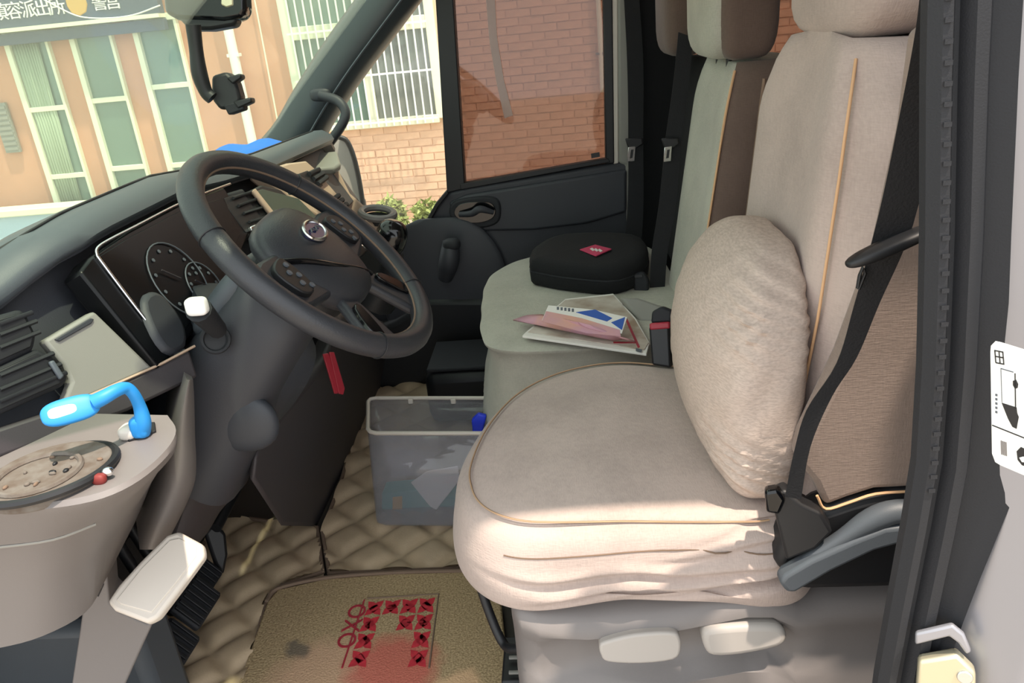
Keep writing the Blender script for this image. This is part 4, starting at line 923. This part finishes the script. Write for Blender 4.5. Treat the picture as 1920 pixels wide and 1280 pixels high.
def back(y0, y1, x0, ztop, m1, m2, lean=.07):
    rings = []; rs_ = []; yc, hw = (y0+y1)/2, (y1-y0)/2
    for i in range(21):
        z = lerp(.44, ztop, i/20); s_ = max(0, (z-ztop+.10)/.10); sq = 1-.16*s_**2.5; x = x0+lean*(z-.44)/.5+.012*s_**2
        P = [(.010, -1), (.0, -.8), (.006, -.4), (.008, 0), (.006, .4), (0, .8), (.010, 1), (.05, 1.03), (.12, 1.0), (.13, 0), (.12, -1.0), (.05, -1.03)]
        rings.append(smooth([V((x+a, yc+b*hw*sq, z)) for a, b in P], 2, True))
    v, f = loft(rings); b_ = build('backrest', v, f, m1, pb, sharp=80)
    if m2:
        rings = []
        for i in range(21):
            z = lerp(.45, ztop+.003, i/20); s_ = max(0, (z-ztop+.10)/.10); sq = 1-.16*s_**2.5; x = x0+lean*(z-.44)/.5+.012*s_**2
            rings.append([V((x+a, yc+b*hw*sq, z)) for a, b in ((.002, -.985), (.014, -1.06), (.06, -1.10), (.125, -1.06), (.125, -.9), (.03, -.9))])
        v, f = loft(rings); build('side_panel', v, f, m2, b_, sharp=60)
        tube('piping', [V((x0+lean*(z-.44)/.5+.012*max(0, (z-ztop+.10)/.10)**2+.001, yc-hw*(1-.16*max(0, (z-ztop+.10)/.10)**2.5)-.001, z)) for z in [lerp(.46, ztop-.01, i/20) for i in range(21)]], .0024, 'piping', b_, n=6)
    return b_
back(1.44, 1.79, .232, .955, 'bench', 'bench_side')
back(1.86, 2.17, .262, .94, 'blackcloth', None)
def head(c, s, m1, m2=None):
    h = superb('headrest', c, s, m1, pb, e=4.5)
    if m2: superb('headrest_side', V(c)+V((.016, -.10, 0)), (s[0]*.92, s[1]*.42, s[2]*1.005), m2, h, e=4)
    for d in (-.05, .05): tube('headrest_post', [V((c[0], c[1]+d, c[2]-s[2]-.05)), V((c[0], c[1]+d, c[2]-s[2]+.02))], .006, 'black', h)
head((.325, 1.615, 1.075), (.058, .145, .115), 'bench', 'bench_side')
head((.302, 2.01, 1.065), (.052, .125, .115), 'bench_side')
# passenger belts
def pbelt(st, tongue, label, Y0):
    b_ = thing('passenger_seat_belt', aty(st[-1][0][0], st[-1][0][1], st[-1][2]), label, 'seat belt', 'passenger seat belts')
    ribbon('webbing', [aty(a[0], a[1], Y) for a, b, Y in st], [aty(b[0], b[1], Y) for a, b, Y in st], .003, 'web', b_)
    x, y, Y = tongue
    TP = plane((0, Y, 0), (0, -1, 0))
    tg = slab('tongue_grip', [(x-14, y-16), (x+18, y-18), (x+20, y-6), (x+8, y+2), (x-8, y+2)], TP, .008, 'black', b_, bevel=.003)
    slab('tongue_plate', [(x-8, y), (x+6, y-2), (x+4, y+26), (x-10, y+28)], TP, .003, 'chrome', tg, off=.002, bevel=.001)
    slab('tongue_slot', [(x-3, y+5), (x+2, y+4), (x+0, y+20), (x-5, y+21)], TP, .001, 'black', tg, off=.0026, bevel=0)
pbelt([((1272, 60), (1300, 70), 1.80), ((1262, 160), (1290, 165), 1.80), ((1248, 260), (1278, 260), 1.79), ((1236, 380), (1268, 380), 1.77), ((1222, 470), (1252, 470), 1.75), ((1218, 540), (1246, 545), 1.74)], (1254, 276, 1.775), 'black seat belt with steel tongue beside the middle backrest', 1.8)
pbelt([((1168, -40), (1196, -40), 2.22), ((1176, 120), (1206, 120), 2.20), ((1178, 260), (1206, 260), 2.18), ((1176, 400), (1206, 400), 2.14), ((1160, 520), (1196, 524), 2.10)], (1186, 276, 2.17), 'black seat belt with small steel tongue against the door pillar', 2.2)
bb = thing('belt_buckle', aty(1200, 560, 1.66), 'plain black belt buckle standing up at the rear of the bench', 'buckle')
slab('housing', [(1186, 512), (1206, 510), (1216, 526), (1214, 566), (1190, 562)], plane((0, 1.68, 0), (-.3, -1, .2)), .02, 'rubber', bb, bevel=.005)
slab('slot', [(1189, 515), (1204, 514), (1206, 520), (1190, 522)], plane((0, 1.68, 0), (-.3, -1, .2)), .004, 'black', bb, off=.002, bevel=.001)
slab('grey_hinge_cover', [(1160, 556), (1196, 556), (1262, 578), (1262, 602), (1200, 604)], plane(aty(1210, 580, 1.55), (-.2, -.6, .8)), .03, 'greyd', pb, bevel=.008)

# things on the bench
def flat(name, px, z, t, m, parent=None, **k):
    return slab(name, px, plane((0, 0, z), (0, 0, 1)), t, m, parent, **k)
bkl = thing('booklet', atz(1110, 620, .455), 'white and tan booklet lying open, lowest of the papers on the bench', 'booklet')
flat('lower_pages', [(979, 629), (986, 622), (1060, 560), (1150, 550), (1192, 596), (1218, 642), (1212, 663)], .466, .005, 'paper', bkl, bevel=.001)
flat('upper_page', [(990, 622), (1060, 562), (1150, 553), (1190, 598), (1216, 642), (1208, 655)], .468, .002, 'paper2', bkl, bevel=.0005)
for k, px in enumerate(([(1172, 598), (1176, 597), (1200, 650), (1196, 652)], [(1150, 640), (1192, 640), (1192, 643), (1150, 643)])): flat('red_line', px, .4686, .0006, 'red', bkl, bevel=0)
flat('logo_mark', [(1192, 652), (1204, 655), (1202, 660), (1192, 657)], .4688, .0006, 'gauge', bkl, bevel=0)
kr = thing('brochure', atz(1080, 620, .468), 'curled pinkish brochure between the booklet and the blue leaflet', 'brochure')
rings = []
for t in [i/8 for i in range(9)]:
    a = atz(lerp(962, 1150, t), lerp(600, 638, t), .470+.006*math.sin(PI*t)); b_ = atz(lerp(1016, 1190, t), lerp(590, 640, t), .474+.020*math.sin(PI*t))
    mid = (a+b_)/2+V((0, 0, .012*math.sin(PI*t)+.004)); rings.append(smooth([a, mid, b_], 4))
v, f = loft(rings, closed=False, caps=(False, False)); build('cover', v, f, 'kraft', kr, solid=.003)
lf = thing('leaflet', atz(1090, 600, .478), 'white leaflet with blue triangles on top of the papers', 'leaflet')
LP = plane(atz(1095, 600, .500), (-.10, -.25, 1))
slab('sheet', [(1028, 572), (1112, 580), (1176, 594), (1166, 624), (1100, 622), (1016, 600)], LP, .002, 'paper', lf, bevel=.0004)
slab('cover_photo', [(1024, 583), (1090, 596), (1162, 618), (1164, 630), (1100, 624), (1016, 602)], LP, .0012, 'kraft', lf, off=.0008, bevel=0)
slab('blue_triangle', [(1080, 585), (1116, 580), (1148, 596), (1138, 602)], LP, .0012, 'paperblue', lf, off=.0008, bevel=0)
slab('blue_triangle', [(1146, 604), (1172, 594), (1166, 618)], LP, .0012, 'paperblue', lf, off=.0009, bevel=0)
for k in range(5): slab('print', [(1044+k*7, 575+k*.8), (1048+k*7, 575+k*.8), (1048+k*7, 580+k), (1044+k*7, 580+k)], LP, .001, 'gauge', lf, off=.0008, bevel=0)
bgp = thing('document_bag', atz(1090, 530, .455), 'black zipped cloth bag with pink tag on the bench', 'bag')
A_ = [atz(x, y, .455) for x, y in ((996, 530), (1010, 536), (1070, 547), (1160, 552), (1215, 520), (1190, 480), (1060, 478), (1005, 505))]
c3 = sum(A_, V())/8
rings = []
for s, dz in ((.96, 0), (1.0, .008), (1.01, .028), (1.0, .032), (.985, .034), (1.0, .036), (1.0, .050), (.96, .062), (.80, .068), (.4, .071), (.02, .072)):
    rings.append(smooth([V((c3.x+(p.x-c3.x)*s, c3.y+(p.y-c3.y)*s, .455+dz)) for p in A_], 4, True))
v, f = loft(rings); build('bag_body', v, f, 'blackcloth', bgp, sharp=60)
tube('zip', smooth([V((c3.x+(p.x-c3.x)*.995, c3.y+(p.y-c3.y)*.995, .489)) for p in A_], 4, True), .0022, 'rubber', bgp, n=6)
flat('pink_tag', [(1087, 467), (1116, 458), (1147, 466), (1117, 479)], .531, .003, 'pink', bgp, bevel=.001)
for k in range(3): flat('tag_print', [(1106+k*7, 466+k*1.0), (1110+k*7, 464+k), (1116+k*7, 468+k), (1112+k*7, 470+k)], .5325, .001, 'paper', bgp, bevel=0)

# ================================================================== STORAGE BIN
sb = thing('storage_bin', (-.36, 1.55, .012), 'clear plastic storage bin standing on the quilted mat', 'storage bin')
f0, f1 = atz(703, 985, .029), atz(925, 987, .029)
zt2 = aty(690, 812, 1.46).z
t0, t1 = atz(690, 812, zt2), atz(935, 812, zt2); t2, t3 = atz(925, 746, zt2), atz(690, 746, zt2)
dpt = (t3-t0).y
b0, b1 = f0, f1; b2, b3 = f1+V((0, dpt*.86, 0)), f0+V((0, dpt*.86, 0))
def qring(a, b, c, d, r=.02):
    pts = []; Q = [a, b, c, d]
    for i in range(4):
        p, q, s = Q[i-1], Q[i], Q[(i+1) % 4]
        u, w_ = (p-q).normalized()*r, (s-q).normalized()*r
        pts += [q+u, q+u*.3+w_*.3, q+w_]
    return pts
def L2(t, ins=0):
    P = [b0.lerp(t0, t), b1.lerp(t1, t), b2.lerp(t2, t), b3.lerp(t3, t)]; m_ = sum(P, V())/4
    return qring(*[p+(m_-p)*ins for p in P])
v, f = loft([L2(0, .04), L2(.02), L2(.5), L2(1)], caps=(True, False)); build('bin_walls', v, f, 'bin', sb, solid=.0025, sharp=60)
rmv = L2(1); build('bin_rim', *tubev(rmv+[rmv[0]], .0048, 8), 'lightp', sb, sharp=80)
for px in (770, 850): box('rim_clip', atz(px, 752, zt2-.004), (.012, .006, .012), 'lightp', sb, bevel=.002)
def item(name, px, Y, t, m, label, cat, extra=None, zmin=None):
    it = thing(name, aty(px[0][0], max(p[1] for p in px), Y), label, cat); slab('body', px, plane((0, Y, 0), (0, -1, 0)), t, m, it, bevel=.002)
    if extra:
        for nm, p2, m2 in extra: slab(nm, p2, plane((0, Y, 0), (0, -1, 0)), .001, m2, it, off=.001, bevel=0)
item('tissue_pack', [(716, 925), (790, 918), (868, 936), (868, 964), (716, 967)], 1.50, .05, 'teal', 'teal wrapped packet lying at the bottom of the clear bin', 'packet', [('yellow_label', [(736, 932), (754, 930), (754, 954), (736, 956)], 'gold')])
item('folded_paper', [(770, 905), (800, 884), (858, 874), (862, 900), (818, 956), (806, 950)], 1.485, .004, 'paper', 'white folded paper standing on its corner in the clear bin', 'paper')
item('blue_cap_bottle', [(868, 900), (905, 860), (905, 962), (868, 960)], 1.55, .05, 'paper2', 'pale bottle at the seat side of the clear bin', 'bottle')
it = thing('blue_clip', aty(888, 798, 1.47), 'small blue clip at the bin rim beside the seat', 'clip'); slab('body', [(884, 788), (896, 776), (912, 780), (905, 812), (886, 812)], plane((0, 1.475, 0), (0, -1, 0)), .012, mat('clip_blue', (34, 60, 210), .4), it, bevel=.003)
# passenger foot well tray / black box behind the bin
hx = thing('kick_box', aty(880, 740, 2.0), 'black plastic box on the passenger footwell floor behind the bin', 'box')
box('body', aty(880, 715, 2.0), (.22, .22, .16), 'black', hx, bevel=.03); box('lid', aty(880, 715, 2.0)+V((0, 0, .085)), (.20, .20, .012), 'rubber', hx)

# ================================================================== GADGETS ON THE DASH AND WINDSCREEN
us = atz(266, 812, .685)
ul = thing('reading_lamp', us, 'bright blue bendable reading lamp plugged into the grey ledge socket', 'lamp')
uy = us.y
tube('neck', [us, aty(268, 790, uy), aty(262, 762, uy), aty(250, 738, uy-.005), aty(236, 727, uy-.01), aty(218, 732, uy-.02), aty(196, 744, uy-.03), aty(176, 754, uy-.035)], [.0085, .0085, .0068, .0062, .0064, .0068, .0075, .008], 'usb', ul, k=5)
superb('plug', us+V((0, 0, .008)), (.009, .008, .012), 'usb', ul, e=4)
hc, he = aty(84, 786, uy-.055), aty(180, 752, uy-.036); ax_ = (he-hc); ln_ = ax_.length/2
HB = basis(V((.45, -.6, .55)), ax_)
superb('lamp_head', (hc+he)/2, (ln_*1.08, .0135, .006), 'usb', ul, e=2.8, rot=HB)
superb('light_window', (hc+he)/2-ax_.normalized()*.006+HB @ V((0, 0, .0046)), (ln_*.60, .0066, .0036), 'usbwin', ul, e=3.2, rot=HB)
# blue cloth on the dash top
bc = superb('blue_cloth_bundle', aty(474, 290, 1.85), (.11, .11, .024), 'bluebag', None, e=2.2, nu=32, nv=14, warp=lambda p: V((p.x, p.y, p.z*(1+.25*math.sin(p.x*60)+.2*math.sin(p.y*47)))))
tag(bc, 'crumpled blue cloth lying on the far dashboard top', 'cloth')
# mirror camera with arm and phone clamp
YM = 1.42
MP = plane((0, YM, 0), (.12, -1, .1))
dc = thing('dash_camera', aty(400, 30, YM), 'black mirror-mounted camera with hanging arm and phone clamp by the windscreen', 'camera')
bd_ = slab('camera_body', [(300, -70), (456, -70), (461, 20), (452, 34), (420, 40), (330, 36), (308, 24)], MP, .05, 'gloss', dc, bevel=.012, segs=3)
slab('camera_base', [(330, 30), (445, 32), (440, 48), (395, 56), (352, 56), (345, 46)], MP, .04, 'black', dc, off=-.004, bevel=.006)
slab('lens_reflector', [(415, -20), (436, -20), (437, 10), (424, 14), (414, 8)], MP, .004, 'brass', bd_, off=.002, bevel=.002)
tube('arm', [aty(362, 46, YM), aty(368, 95, YM), aty(374, 138, YM), aty(386, 172, YM), aty(398, 184, YM)], [.013, .012, .014, .012, .012], 'black', dc, k=5)
cl_ = slab('clamp_body', [(396, 142), (424, 134), (442, 150), (452, 186), (442, 204), (412, 206), (396, 186)], MP, .04, 'black', dc, off=.01, bevel=.006)
slab('clamp_jaw', [(424, 146), (450, 137), (453, 146), (436, 158)], MP, .03, 'black', cl_, off=.014, bevel=.003)
slab('clamp_jaw', [(436, 190), (470, 182), (472, 192), (446, 204)], MP, .03, 'black', cl_, off=.014, bevel=.003)
slab('clamp_foot', [(418, 196), (455, 188), (458, 206), (428, 216)], MP, .03, 'rubber', cl_, off=.012, bevel=.003)
